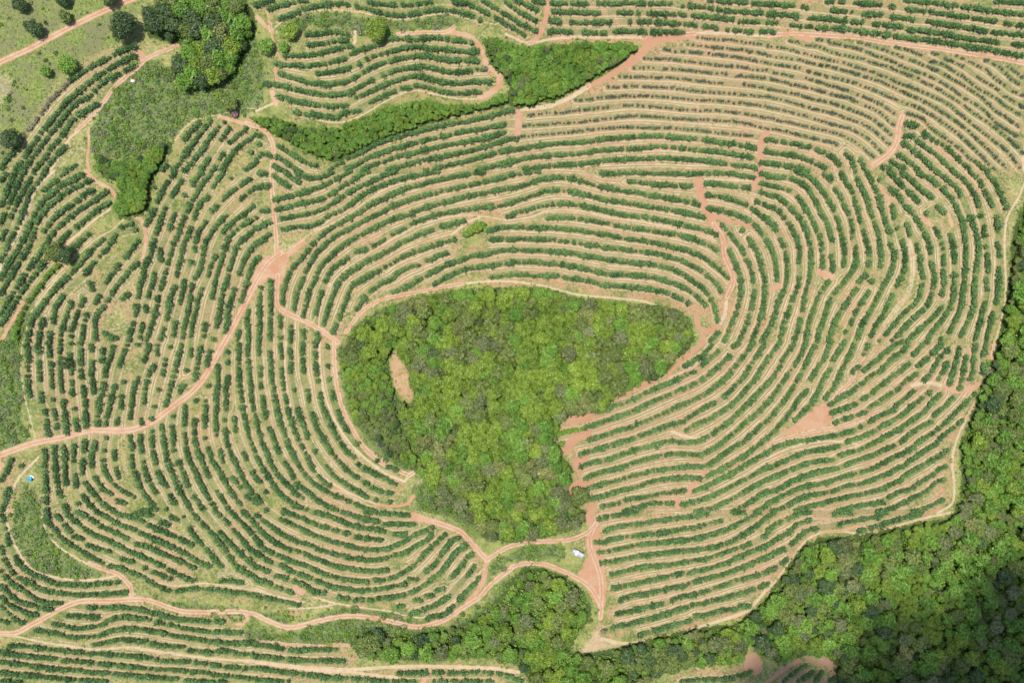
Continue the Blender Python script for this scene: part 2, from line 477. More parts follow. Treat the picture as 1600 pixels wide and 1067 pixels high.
0,790 70,760 140,730 210,700 290,680 360,670 450,650;500,625 570,600 640,570 710,530 780,490 850,450 900,400 970,350;1010,315
0,860 70,830 140,800 170,790 240,760 320,745 410,740;450,710 510,690 570,680;600,660 670,630 740,590 800,560 870,510 930,470 990,430 1030,370 1085,325
1040,460 1100,410 1160,350
0,940 70,920 130,880 210,850 290,820 370,800 440,790;490,770 560,740 640,715 720,680 790,650;840,620 900,570 960,530 1020,500
0,1010 80,970 160,930 240,900 320,890 400,870 480,840 560,820 640,800 700,770 770,730 840,700 910,660;940,630 1000,590 1060,550 1120,500 1180,440 1230,390 1290,330
30,1060 110,1030 180,990 260,960 340,950 420,930 500,900 580,890 660,860 740,830 800,800 860,770 880,750 940,710 1000,670 1050,640 1090,590 1150,550 1220,490
1120,680
170,1055 250,1030 330,1010 410,990 500,970 590,950 680,930 760,900 840,860;850,840 920,800 980,770 1040,730 1090,700
440,1055 520,1035 600,1020 720,1000;760,970 820,940 890,920 950,880 1020,840 1070,800 1110,780
690,1060 770,1040 840,1010 920,970 1000,930 1050,880 1100,860
910,1060 990,1040 1090,990
@0,800
10,20 30,100 50,200;90,280 130,340 200,390 280,415;300,430 370,450 470,455;520,455 610,450 730,440
0,220 20,290 60,360 110,410 170,440 240,480 320,500 400,510 470,520;500,520 590,515 690,510 790,500
0,370 60,440 110,470 170,510 230,550 310,570 390,570
0,460 50,510 110,560 180,580 250,600 310,610
0,530 50,580 110,610 160,630 220,645
0,590 50,640 100,680 140,690
0,680 40,690
550,595 640,600 720,595 770,595;800,600 880,610 950,630 1030,650 1110,670 1180,675 1260,680 1310,690;1350,680 1385,690
420,650 500,650 600,660
330,700 400,715 480,730 560,720 640,705 670,680 750,655 830,660 910,670 990,690 1070,710 1150,730 1230,740 1320,750 1410,750 1500,755
220,740 300,750 380,770 460,785 540,780 620,770 690,740 770,730 850,730 930,740 1010,755 1090,775 1170,785 1250,800 1340,810 1430,820 1520,820 1600,818
580,830 660,815 740,800 800,795 820,805 900,810 980,830 1060,840 1140,845;1180,865 1240,870 1320,880;1360,870 1430,870 1500,890 1600,890
70,835 150,840 230,850 310,860 390,865;410,870 500,880;540,885 620,885 700,895 780,900 860,905 940,915 1020,930 1100,935 1150,935;1180,935 1270,950 1370,960;1410,970 1500,975 1600,975
0,875 80,890 160,900 260,910 350,920;390,930 470,935 560,940;610,950 700,955 790,965 880,975 970,985 1060,985 1150,995 1300,1005;1340,1020 1430,1025 1520,1035 1600,1040
0,940 70,945 150,955 240,970 330,980 420,985 490,990;530,1000 600,1005 670,1010;710,1015 800,1020 900,1030 1010,1035;1040,1040 1110,1045;1150,1055 1300,1062 1400,1065
0,1005 80,1015 160,1020 250,1030 330,1035;350,1040 450,1050 560,1055 660,1060
0,1062 120,1063
290,10 300,70 340,110 370,150 430,200 500,240 560,280 640,320;680,340 750,350 820,380 880,400 940,440 1000,470 1050,490
350,20 380,50 410,90 450,140 510,170;540,205 600,225 680,250;760,295 820,310;900,350;960,380 1010,400 1060,415
410,10 460,50 520,100 580,140 650,170 720,200 790,240 860,270 930,300 1000,330 1070,370 1130,400 1200,430
480,0 540,30 590,60;630,90 700,120 790,165;850,200 920,215 990,250 1060,280 1130,310 1210,350
620,10 680,40 740,80 810,100 870,130 940,160 1010,190 1080,220 1140,250 1200,290 1260,320 1300,335
700,0 770,20 850,40 920,80 990,110 1060,140 1130,170 1200,205
850,10 950,20;1010,60 1050,80
1060,20 1110,60
1145,30
1110,490 1160,485 1210,480;1240,480 1310,485;1350,485 1430,500 1500,505 1600,520
1370,430 1440,430 1510,440
1180,100 1220,160 1260,210 1300,250 1340,300 1390,350
1200,10 1250,60 1300,110 1340,160 1390,220 1430,280 1480,340 1540,380 1600,410
1340,0 1380,30 1420,70
1370,125 1420,180 1470,230 1520,280 1600,350
1440,0 1500,60 1550,110 1600,170
1450,110 1500,160 1540,210 1600,270
1520,0 1560,40 1600,90
@400,800
170,0 230,15 300,45 370,75 430,95 510,120;560,130 590,135;630,160 700,165 780,175
150,45 210,70 270,100 330,130 400,160 460,180 540,200 610,220 700,235 790,235 870,210 940,175 1000,140 1060,115
0,20 60,70 120,110 180,150 240,180 310,200 380,230 450,250 520,270 600,290 660,295;690,300 780,295 860,270 940,250 1000,210 1060,180 1095,140 1100,100
0,90 60,150 120,190 200,230 280,250 340,280 420,310 500,340 580,350 660,365 740,370 820,360
0,170 50,230 130,270 220,310 300,330 380,370 460,400 540,420 620,430 690,435;740,425 780,430;810,420 880,400 960,350 1010,310 1050,260 1090,220 1140,180 1180,140
0,250 60,300 90,315;150,330 220,370 300,400 380,430 450,460 540,480 620,490 700,490 780,480 860,465 930,450;960,420 1000,425;1060,370 1110,330 1150,280 1190,220 1230,170 1260,165
0,340 70,370;120,400 180,410;230,430 320,465;350,490 420,505;510,535 570,540;620,550 720,550;760,540 840,535 920,520 1000,490 1060,450 1110,410 1160,370 1200,310 1240,260 1290,220 1310,200
0,420 60,440 130,470 220,500
0,530 80,540 160,560 260,580
1230,400 1280,340 1310,290 1350,260
1320,400 1360,340
1130,490 1170,480
1060,525 1100,520;990,550 1030,550
890,590 920,590
1100,590 1150,560 1200,530
960,640 1020,620 1070,600
1270,550 1310,500 1360,450 1390,410
1070,665 1120,650 1180,635 1230,590
370,0 440,20 520,50 600,85 680,100 750,110 800,120
530,0 620,25 690,45 760,60
680,0 770,5 850,10 950,20
800,80 880,75 960,75 1000,75
870,140 930,140
0,830 80,840 160,855 240,865 320,860 400,860 510,860
0,900 60,905 130,915 190,920 200,920 300,930 380,930 470,930 560,935
0,975 80,985 170,1000 260,1010 350,1020 450,1035 550,1040 650,1045 760,1055 860,1060 980,1065
890,1010 980,1005 1070,1005;1110,1000 1200,1005 1300,1005 1400,1000 1490,1010 1600,1030
1110,1060 1250,1058 1480,1060
0,1050 100,1055 200,1060
@800,800
540,40 620,25 700,15 780,0
580,115 660,90 740,80 820,70 900,55 980,45 1060,35 1140,25 1220,10
520,190 570,190;600,175 680,160 760,150 840,140 920,130 1000,120 1080,105 1140,100;1170,90 1240,70 1310,55
550,250 620,240 700,225 780,205 860,200 940,190 1030,180 1120,170 1200,155 1280,130 1360,100 1440,60 1500,30 1550,0
560,320 640,305 720,290 800,275 880,265 960,255 1040,245 1120,240 1200,230 1280,215 1360,190 1430,150 1500,110 1560,60 1600,30
620,390 700,375 780,350 860,340 940,335 1020,325 1100,310 1180,300 1260,280 1340,250 1420,225 1490,200;1580,150 1600,130
630,475 710,460 790,445 870,425 950,410 1030,390 1070,380;1110,380 1180,365 1260,345 1340,320 1420,280 1500,245 1600,205
680,550 760,520 840,510 920,495 1000,475 1080,460 1160,430 1240,410 1320,390 1400,360 1480,330 1540,300 1600,280
660,635 740,620 820,600 900,580 960,570;1000,550 1080,525 1160,510 1240,485 1320,460 1400,430 1480,410 1600,375
570,745 650,720 730,700 810,680 890,660 960,640 1030,610 1090,600;1130,580 1190,575;1220,560 1300,545 1380,520 1460,500 1540,470 1600,450
800,765 880,745 960,720 1040,700 1110,680;1150,650 1210,645;1240,635 1320,615 1390,610;1430,590 1480,585
1060,1062 1150,1050 1250,1045 1350,1040 1440,1020 1490,1000
1380,0 1450,0
0,1035 60,1060
@1200,800
0,25 50,0
0,110 60,70 130,40 200,10 260,0
0,205 70,160 130,130 180,80 260,50
0,280 70,245 140,210 190,160 240,120 310,100
0,370 60,340 120,300
420,10 530,0
450,75 520,60 600,45 680,30 740,5
570,120 640,100 720,75 800,50 880,30 960,10
100,1060 170,1000 240,960
190,1060 240,1030 280,1000
300,1050 340,1000
390,1050 420,1040"""
ROADS = """
r 10.0 -30,118 0,98 50,75 100,48 140,28 180,10 225,-8 260,-20
r 11.0 -30,722 -5,713 50,693 100,683 140,672 200,672 235,660 270,635 310,602 345,545 375,490 400,440 420,410 440,395
r 7.0 432,395 431,365 427,320 424,270 427,230 415,205 400,198 385,193
r 9.0 434,430 433,475 450,490 480,503 515,525 528,535
r 7.0 522,530 523,575 530,620 545,660 570,700 600,725 640,742 646,738
t 4.0 640,742 632,752 622,748 600,738 570,715 545,690 525,660 510,625 502,590 499,550 500,534
r 6.0 540,520 560,492 575,480 600,467 650,457 700,447 725,443
t 4.0 725,443 760,440 800,440 850,447 900,460 950,465 1000,470 1030,478
r 5.0 646,775 638,786 612,791 590,788
t 3.0 590,788 545,770 520,755 500,740 480,710 465,680 455,640 447,600 445,560 447,534
r 8.5 650,805 665,811 678,815
r 9.5 678,815 700,822 722,832 738,850 755,868 762,875
r 7.5 760,872 758,895 748,920 730,940
r 10.0 635,805 648,808 660,810
r 8.0 760,875 775,865 800,852 840,846 890,843 920,830 935,812
r 8.5 -30,990 0,989 25,988 50,975 75,962 100,948 125,939 150,938 175,938 212,936 238,939 262,948 288,955 325,956 350,955 375,955 400,960
r 4.5 370,975 380,975 388,965 382,958
r 8.5 400,960 425,972 450,980 475,976 500,969 525,964 550,962 575,964 600,968 625,974 650,979 675,975 700,965 725,948 750,932 762,918 782,900 800,888
r 8.5 800,885 820,880 850,881 875,890 900,902 920,915 932,932 940,950 938,965
r 13.8 932,818 924,832 921,850 930,875 938,900 940,925 939,945
r 8.5 918,800 920,812 925,822
t 6.0 940,998 975,1005 1012,1001 1050,992 1088,981 1150,961 1170,952 1190,930 1205,910
r 7.5 206,932 204,915 195,905 182,895 160,888 140,879
t 4.0 8,800 15,830 28,860 45,885 65,896 100,904 130,906 160,904 180,899
t 2.5 78,800 85,820 105,845 130,862 160,878 195,888 230,905 275,915 312,911 350,914 400,922
t 3.5 65,808 75,835 90,852 108,865 135,880 160,888
t 3.5 0,992 25,994 62,1002 100,1008 150,1014 200,1011 250,1018 300,1025 350,1030 400,1033
t 6.0 400,1034 450,1040 525,1046 625,1041 700,1041 775,1044 810,1050
t 5.0 400,1035 450,1041 500,1048 550,1050 620,1058
t 3.0 400,922 425,929 450,936 475,940
t 3.0 488,932 525,942 575,950 612,955 638,962 665,964 695,952 725,925 755,888
t 3.0 450,950 475,950 500,948 530,942
r 4.5 400,1001 450,1005 500,1009 530,1006 550,1009
r 7.5 660,1067 665,1055 671,1048
r 10.0 462,918 472,925
t 4.0 1200,920 1210,910 1225,890 1238,872 1250,854 1265,840 1288,831 1312,829 1350,835 1375,830 1412,818 1450,808 1488,800
r 3.5 1262,808 1288,810 1325,810 1375,802
r 4.5 1282,831 1312,829 1340,822
r 3.0 1200,862 1230,838 1265,820 1282,815
r 12.5 1285,1032 1300,1040 1310,1055
r 7.5 1200,1065 1225,1045 1248,1032
t 4.5 1465,801 1488,786 1491,759 1488,729 1490,704 1500,674 1510,654 1525,626
r 5.5 1510,654 1528,626 1538,606 1548,589 1550,564 1554,534
r 7.5 1475,603 1498,612 1522,604 1545,594
t 6.5 1425,602 1450,598 1475,603
t 3.5 1340,694 1300,689 1250,694 1200,714
r 5.5 1200,694 1238,682 1275,673 1312,666 1350,652 1375,642
r 6.0 1298,629 1312,612 1330,594 1340,572 1350,556
t 4.0 1555,534 1568,487 1572,442 1570,407 1570,367 1575,337 1590,312 1605,277
t 11.0 1420,377 1426,407 1425,437 1415,464 1398,487 1382,507
r 12.5 1282,424 1292,432 1300,433
r 8.5 1440,340 1452,350
r 5.0 1482,334 1488,354
r 7.5 1205,452 1218,447
r 6.5 1375,294 1390,314
t 4.5 1605,212 1598,250 1600,267
r 7.5 1200,56 1238,53 1288,56 1338,59 1375,66 1425,72 1475,78 1525,86 1562,92 1610,101
r 11.0 1245,56 1265,62
r 11.0 1410,182 1404,200 1402,220 1390,240 1365,258
r 7.5 858,0 850,38 841,59 828,67
t 4.5 790,54 800,58 815,66 828,68 875,60 950,59 1008,59
r 12.5 1008,62 1015,68 1040,60 1062,56 1082,55
r 14.0 1020,65 1000,85 980,100
r 8.5 980,100 950,120 920,135
t 7.5 920,135 900,148 875,160 850,168 815,171
t 4.0 1070,54 1112,52 1200,57
r 11.0 805,172 812,180 808,208
r 10.0 1198,208 1188,225 1189,250 1185,267
r 10.0 1185,267 1184,282 1176,294
r 12.5 1091,282 1095,300 1101,324 1115,350
r 10.0 1115,350 1130,374 1132,400 1142,422 1146,440 1136,464
t 6.0 1136,464 1132,492 1122,510
r 9.0 1122,510 1108,518 1092,512 1088,492
r 5.0 1110,334 1132,344 1162,350 1182,360
t 3.5 1102,280 1125,281 1170,283
r 3.5 1175,294 1195,297
t 2.5 800,344 825,340 850,332 875,328 912,331 950,340 1000,347 1050,357 1088,367 1120,377
r 6.5 1018,596 990,606 960,624
r 5.5 1045,584 1065,564 1082,549 1100,534
t 3.0 1045,590 1075,576 1100,556 1125,534
r 12.5 930,646 910,654 892,656
r 14.0 918,678 900,682 890,694 885,704
r 11.0 915,714 900,722 905,734
r 15.0 920,754 900,759 885,769 890,779
r 10.0 925,789 920,801
r 8.5 1058,774 1060,794
r 8.5 1075,772 1080,759 1100,744 1101,739
t 5.0 1050,674 1062,679 1080,684 1092,684
r 6.5 298,54 280,68 262,78 232,90 210,110 180,135 162,160 140,185 120,205
t 4.5 120,205 100,228 88,252 78,267
r 11.0 210,80 225,92
r 4.5 138,205 139,225 136,250 140,267
t 4.5 85,267 68,282 52,304 38,342 20,380 5,407 0,422
r 6.0 134,267 150,284 170,294 181,307
r 5.5 212,340 222,344 228,367 226,387 222,407
t 2.2 218,338 195,342 175,360 150,374 120,400 95,424 75,452 55,477 45,497 38,532
t 2.2 242,267 232,287 230,317 225,337
t 4.0 172,327 150,342 120,367 100,384
r 5.5 38,472 28,487 18,504 2,532
t 2.2 35,534 32,572 38,616 45,646 55,684
t 4.0 60,714 30,746 18,769 10,799
r 12.5 -5,732 0,726
t 2.2 242,267 260,245 280,210 305,188 345,179 375,170 400,170
r 5.5 342,182 362,188 400,199
r 6.0 400,198 418,210 429,230 428,267
r 6.5 400,25 412,38 425,49
t 2.5 425,49 440,35 475,20 512,16 550,18 588,25 625,31 662,26 700,22 738,32 775,39
r 6.5 622,54 662,51 695,51 710,42
r 7.5 700,50 735,58 750,75 760,98
r 9.5 760,98 782,120 780,135 762,148 750,152
t 2.8 750,155 720,155 688,150 650,142 625,148 600,160 562,182 530,192 495,188
t 2.5 540,240 575,220 625,200 675,190 725,180 775,168
r 5.5 430,108 432,125
r 8.5 425,145 431,162
t 4.0 400,174 420,165 430,162
r 3.5 415,10 438,92 475,95
t 5.5 555,50 555,65 550,75
t 2.2 442,394 488,364 525,347 555,327 588,304 618,290 650,282 688,272
t 2.2 490,504 505,467 520,440 540,420 575,397 612,374 650,354 688,342 725,337 750,338 800,345
t 4.0 705,367 732,347 750,340
r 20 405,436 418,420 436,404
r 18 929,830 933,860 936,888
r 22 922,882 934,900 938,915"""
rows = []          # (kind, [segments in photo px])
ox = oy = 0
for l in ROWS.splitlines():
    if not l: continue
    if l[0] == '@': ox, oy = map(int, l[1:].split(',')); continue
    k = 'f'
    if l[0] in 'sgb': k = l[0]; l = l[2:]
    rows.append((k, [np.array([[float(v) for v in q.split(',')] for q in s.split()])/4+(ox, oy) for s in l.split(';')]))

# ---------------------------------------------------------------- ground grid
SP = 0.45
fx = np.arange(-290, 290+SP/2, SP); fy = np.arange(-200, 200+SP/2, SP)
ext = np.array([1, 3, 6, 10, 16, 25, 40, 60, 90, 130, 180, 260, 380, 560, 850, 1300, 2000, 3200, 5000])
gx = np.concatenate([fx[0]-ext[::-1], fx, fx[-1]+ext]); gy = np.concatenate([fy[0]-ext[::-1], fy, fy[-1]+ext])
NX, NY, E = len(gx), len(gy), len(ext)
nfx, nfy = len(fx), len(fy)
def window(x0, x1, y0, y1):
    i0 = max(0, int((x0-fx[0])/SP)); i1 = min(nfx, int((x1-fx[0])/SP)+2)
    j0 = max(0, int((y0-fy[0])/SP)); j1 = min(nfy, int((y1-fy[0])/SP)+2)
    return i0, i1, j0, j1
def stamp(buf, bi, bj, pts, reach):
    """lower buf (rows = y) to the distance from polyline pts"""
    if len(pts) == 1: pts = np.vstack([pts, pts+0.01])
    for a, b in zip(pts[:-1], pts[1:]):
        i0, i1, j0, j1 = window(min(a[0], b[0])-reach, max(a[0], b[0])+reach, min(a[1], b[1])-reach, max(a[1], b[1])+reach)
        if i0 >= i1 or j0 >= j1: continue
        X = fx[i0:i1][None, :]; Y = fy[j0:j1][:, None]
        ab = b-a; L = ab@ab+1e-9
        t = np.clip(((X-a[0])*ab[0]+(Y-a[1])*ab[1])/L, 0, 1)
        d = np.hypot(X-a[0]-t*ab[0], Y-a[1]-t*ab[1])
        v = buf[j0-bj:j1-bj, i0-bi:i1-bi]
        np.minimum(v, d, out=v)
def polymask(poly, h=0.0):
    p = catmull(np.vstack([poly, poly[:1]]), 6); x, y = unproj(p[:, 0], p[:, 1], h)
    m = np.zeros((nfy, nfx), bool)
    i0, i1, j0, j1 = window(x.min(), x.max(), y.min(), y.max())
    X = fx[i0:i1][None, :]; Y = fy[j0:j1][:, None]
    v = np.zeros((j1-j0, i1-i0), bool)
    for k in range(len(x)-1):
        xa, ya, xb, yb = x[k], y[k], x[k+1], y[k+1]
        if ya == yb: continue
        c = (Y >= min(ya, yb)) & (Y < max(ya, yb))
        v ^= c & (X < xa+(Y-ya)*(xb-xa)/(yb-ya))
    m[j0:j1, i0:i1] = v
    return m
def blur(m, n=2, it=2):
    m = m.astype(np.float32)
    for _ in range(it):
        for ax in (0, 1):
            c = np.cumsum(np.pad(m, [(n+1, n) if k == ax else (0, 0) for k in (0, 1)], mode='edge'), axis=ax)
            m = (c[2*n+1:]-c[:-2*n-1])/(2*n+1) if ax == 0 else (c[:, 2*n+1:]-c[:, :-2*n-1])/(2*n+1)
    return m

# join the traced rows that continue each other
ends = []
full = []
for k, segs in rows:
    p = np.vstack(segs); full.append(p)
par = list(range(len(rows)))
def find(i):
    while par[i] != i: i = par[i]
    return i
for i, p in enumerate(full):
    if len(p) < 2: continue
    for e, (q, r) in enumerate(((p[0], p[1]), (p[-1], p[-2]))):
        d = q-r; ends.append((i, q, d/np.hypot(*d)))
links = []
for a in range(len(ends)):
    for b in range(a+1, len(ends)):
        i, q, d = ends[a]; j, s, g = ends[b]
        if i == j: continue
        w = s-q; L = np.hypot(*w)
        if (L < 16 and d@g < -0.6 and (L < 5 or (w@d)/L > 0.75)) or (L < 48 and d@g < -0.85 and (w@d)/L > 0.94 and -(w@g)/L > 0.94):
            links.append((L, a, b))
used = set()
joins = []
for L, a, b in sorted(links):
    if a in used or b in used: continue
    used |= {a, b}; par[find(ends[a][0])] = find(ends[b][0]); joins.append((ends[a][0], ends[a][1], ends[b][1]))
comp = {}
for i in range(len(rows)): comp.setdefault(find(i), []).append(i)
D1 = np.full((nfy, nfx), 9.0, np.float32); D2 = D1.copy(); KS = np.zeros((nfy, nfx), np.float32)
REACH = 7.0
joined = {}
for i, p, q in joins: joined.setdefault(find(i), []).append(np.stack([p, q]))
for root, mem in comp.items():
    pls = []
    for i in mem:
        c = catmull(full[i], 9); x, y = unproj(c[:, 0], c[:, 1], 0.8); pls.append(np.stack([x, y], 1))
    for c in joined.get(root, []):
        x, y = unproj(c[:, 0], c[:, 1], 0.8); pls.append(np.stack([x, y], 1))
    A = np.vstack(pls)
    i0, i1, j0, j1 = window(A[:, 0].min()-REACH, A[:, 0].max()+REACH, A[:, 1].min()-REACH, A[:, 1].max()+REACH)
    buf = np.full((j1-j0, i1-i0), 9.0, np.float32)
    for p in pls: stamp(buf, i0, j0, p, REACH)
    d1 = D1[j0:j1, i0:i1]; d2 = D2[j0:j1, i0:i1]
    near = buf < d1
    np.copyto(d2, np.where(near, d1, np.minimum(d2, buf)))
    np.copyto(d1, np.where(near, buf, d1))
    if rows[mem[0]][0] == 's': KS[j0:j1, i0:i1][near & (buf < 4)] = 1
MID = (D2-D1)/2
g1y, g1x = np.gradient(blur(D1, 1, 1), SP); g2y, g2x = np.gradient(blur(D2, 1, 1), SP)
PARA = np.clip(-(g1x*g2x+g1y*g2y)/(np.hypot(g1x, g1y)*np.hypot(g2x, g2y)+1e-3), -1, 1)
PARA = np.clip((blur(PARA*(D2 < 7.5), 6, 2)-0.30)/0.35, 0, 1)
road = np.zeros((nfy, nfx), np.float32); track = road.copy(); rut = road.copy(); crownm = road.copy()
for l in ROADS.split('\n'):
    if not l: continue
    a = l.split(); w = float(a[1])*0.35
    p = catmull(np.array([[float(v) for v in q.split(',')] for q in a[2:]]), 8)
    x, y = unproj(p[:, 0], p[:, 1]); buf = np.full((nfy, nfx), 99.0, np.float32)
    stamp(buf, 0, 0, np.stack([x, y], 1), w/2+2.5)
    m = np.clip((w/2-buf)/1.1+0.5, 0, 1)
    if a[0] == 'r': np.maximum(road, m, out=road)
    else: np.maximum(track, m*(0.5 if 3.7 < w < 4 else 0.85), out=track)
    if np.hypot(x[-1]-x[0], y[-1]-y[0]) < 30: continue
    if w < 6: np.maximum(crownm, np.clip(1.3-buf/0.35, 0, 1), out=crownm)
    g = 0.8 if w < 5 else 1.0
    np.maximum(rut, np.clip(1.4-np.abs(buf-g)/0.3, 0, 1), out=rut)
P = lambda s: np.array([[float(v) for v in q.split(',')] for q in s.split()])
WOODS = {
 'central wood': P("545,522 560,503 590,484 625,470 660,462 700,455 740,449 800,449 860,451 900,464 950,470 1000,474 1040,478 1070,488 1085,507 1088,530 1075,550 1055,568 1040,588 1010,598 985,612 962,625 945,642 915,648 890,653 876,668 873,690 880,718 897,735 887,768 897,788 915,800 915,822 880,835 820,850 760,845 738,822 700,803 668,800 672,775 668,760 640,728 652,716 655,702 636,690 642,668 622,650 620,628 604,612 609,590 598,574 575,566 556,580 540,570 535,550"),
 'eastern wood': P("960,1018 1000,1008 1080,988 1150,978 1188,955 1205,932 1232,895 1258,858 1290,843 1340,840 1400,828 1450,818 1496,808 1510,760 1508,700 1522,660 1538,610 1556,575 1570,520 1584,450 1590,380 1606,325 1650,300 1700,700 1700,1130 1330,1130 1312,1060 1308,1034 1290,1026 1262,1028 1225,1040 1195,1030 1170,1010 1168,1035 1130,1045 1060,1050 1000,1078 900,1120 840,1100 815,1050 760,1034 690,1036 640,1036 600,1037 560,1032 545,1010 556,992 620,994 690,988 728,976 770,950 800,905 830,890 880,902 912,928 928,965 918,982 902,1000 895,1024 920,1026"),
 'low western scrubwood': P("534,540 560,560 605,572 608,600 618,640 636,690 652,712 652,732 636,730 602,710 568,674 548,643 538,610 532,575"),
 'hillside grove': P("215,12 262,-10 368,-10 395,30 388,60 360,118 332,132 288,143 262,112 268,82 300,68 272,62 228,52"),
 'northern thicket': P("750,52 790,62 830,70 900,64 1000,64 998,74 968,98 928,120 880,148 830,163 803,164 792,125 768,98"),
 'gully thicket': P("385,182 420,180 480,197 530,197 600,167 660,154 700,160 740,162 790,142 798,158 740,173 680,188 620,208 560,233 520,250 480,238 420,205"),
 'western gully': P("142,238 182,252 215,245 262,216 252,250 230,282 226,328 182,338 172,320 187,300 182,285 150,268"),
}
SCRUB = [
 P("534,540 560,560 605,572 612,600 622,640 640,690 655,712 652,736 636,734 600,712 566,678 546,645 536,610 531,575"),
 P("640,724 668,735 670,750 640,764 630,762 655,775 650,792 668,800 700,808 730,822 745,830 740,800 660,740"),
 P("150,190 165,160 200,110 245,92 262,112 288,145 332,134 360,120 388,60 400,60 412,110 410,160 380,180 345,182 300,185 270,215 215,245 180,250 145,236 135,215"),
 P("22,795 40,762 60,770 62,800 90,850 125,880 165,898 120,902 60,897 40,870 22,830"),
 P("382,972 450,995 540,990 620,978 570,985 555,1005 400,1003"),
 P("440,990 520,970 600,962 630,966 690,977 720,968 765,938 785,905 800,905 770,955 728,980 690,992 560,998"),
 P("435,57 452,35 520,20 600,36 700,27 725,38 700,45 620,48 590,60 558,55 545,45 480,40 465,52"),
 P("0,534 30,560 30,640 45,690 0,705 -30,700 -30,520"),
 P("0,540 20,500 40,470 60,440 35,540 33,640 10,600"),
 P("880,855 830,853 790,868 800,876 850,870 885,872"),
 P("765,880 790,868 790,885 768,900"),
 P("210,935 320,945 430,958 500,975 420,965 300,955"),
 P("405,965 450,972 540,950 640,962 560,962 470,968"),
 P("1500,810 1520,660 1545,560 1560,640 1530,700 1510,820"),
 P("718,95 735,85 750,90 735,98"),
 P("1055,1045 1130,1035 1165,1005 1100,1005"),
 P("0,118 0,180 20,170 30,130 15,112"),
]
MEADOW = P("-60,100 50,78 100,52 225,-8 215,15 190,62 150,85 90,125 50,190 0,262 -60,300")
MEADOW2 = P("-60,-40 225,-40 200,0 100,42 50,66 -60,110")
bare = polymask(P("614,545 622,550 626,560 636,572 640,582 640,598 642,606 650,614 643,628 642,636 634,628 622,618 613,600 609,580 607,565"))
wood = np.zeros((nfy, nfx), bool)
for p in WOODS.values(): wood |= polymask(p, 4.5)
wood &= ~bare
scrub = np.zeros((nfy, nfx), bool)
for p in SCRUB[:-1]: scrub |= polymask(p)
mead = polymask(MEADOW) | polymask(MEADOW2)
bare = polymask(P("614,545 622,550 626,560 636,572 640,582 640,598 642,606 650,614 643,628 642,636 634,628 622,618 613,600 609,580 607,565"))
patch = polymask(P("1262,645 1290,628 1298,640 1298,660 1285,668 1240,678 1222,680"))
plaza = polymask(P("385,460 400,420 412,404 432,396 450,392 470,372 480,378 452,402 446,425 441,445 432,440 420,432 405,450"))
plaza2 = polymask(P("900,895 930,880 942,890 944,910 938,945 925,935 912,912"))
plaza3 = polymask(P("1165,1020 1185,1022 1192,1045 1180,1055 1162,1045"))
sandy = polymask(P('932,972 938,985 950,998 980,1005 1012,1001 990,1009 950,1018 915,1027 900,1024 908,1008 920,994'))
oldbare = polymask(P("-10,112 12,108 27,125 22,150 8,168 -10,175"))
road = np.maximum(road, np.maximum(0.62*blur(bare), 0.4*blur(sandy, 5))); road = np.maximum(road, blur(plaza | plaza2 | patch | plaza3))
track = np.maximum(track, np.maximum(np.maximum(0.3*blur(bare), 0.6*blur(sandy, 4)), 0.45*blur(oldbare, 5)))
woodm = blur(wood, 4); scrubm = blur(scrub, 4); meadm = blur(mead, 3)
inrows = np.clip((6.8-D1)/1.5, 0, 1)*(1-woodm)
tread = np.clip((1.15-np.abs(MID-0.15))/0.8, 0, 1)*np.clip((D1-1.3)/0.5, 0, 1)*inrows*(D2 < 8.8)
lines = np.clip(1.3-np.abs(MID-0.75)/0.22, 0, 1)*np.clip((D1-1.6)/0.5, 0, 1)*inrows*(D2 < 8.8)
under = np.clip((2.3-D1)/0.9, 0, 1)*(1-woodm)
for m in (tread, lines): m *= (1-np.maximum(road, 0))*(1-scrubm)*PARA

X, Y = np.meshgrid(gx, gy)
Z = terr(X, Y)
bench = np.zeros_like(Z); bench[E:-E, E:-E] = 0.28*np.clip(1-D1/3, 0, 1)*inrows - 0.10*tread
Z += bench
def npmesh(name, V, Q, mats=(), nside=4, smooth=False):
    me = bpy.data.meshes.new(name)
    me.vertices.add(len(V)); me.vertices.foreach_set('co', np.ascontiguousarray(V, np.float32).ravel())
    n = len(Q); me.loops.add(n*nside); me.loops.foreach_set('vertex_index', np.ascontiguousarray(Q, np.int32).ravel())
    me.polygons.add(n); me.polygons.foreach_set('loop_start', np.arange(0, n*nside, nside, dtype=np.int32))
    me.polygons.foreach_set('loop_total', np.full(n, nside, np.int32))
    if smooth: me.polygons.foreach_set('use_smooth', np.ones(n, bool))
    for m in mats: me.materials.append(m)
    me.update(calc_edges=True); me.validate()
    return me
def attr(me, name, val, dom='POINT', typ='FLOAT'):
    a = me.attributes.new(name, typ, dom); a.data.foreach_set('value' if typ in ('FLOAT', 'INT') else 'vector', np.ascontiguousarray(val).ravel())

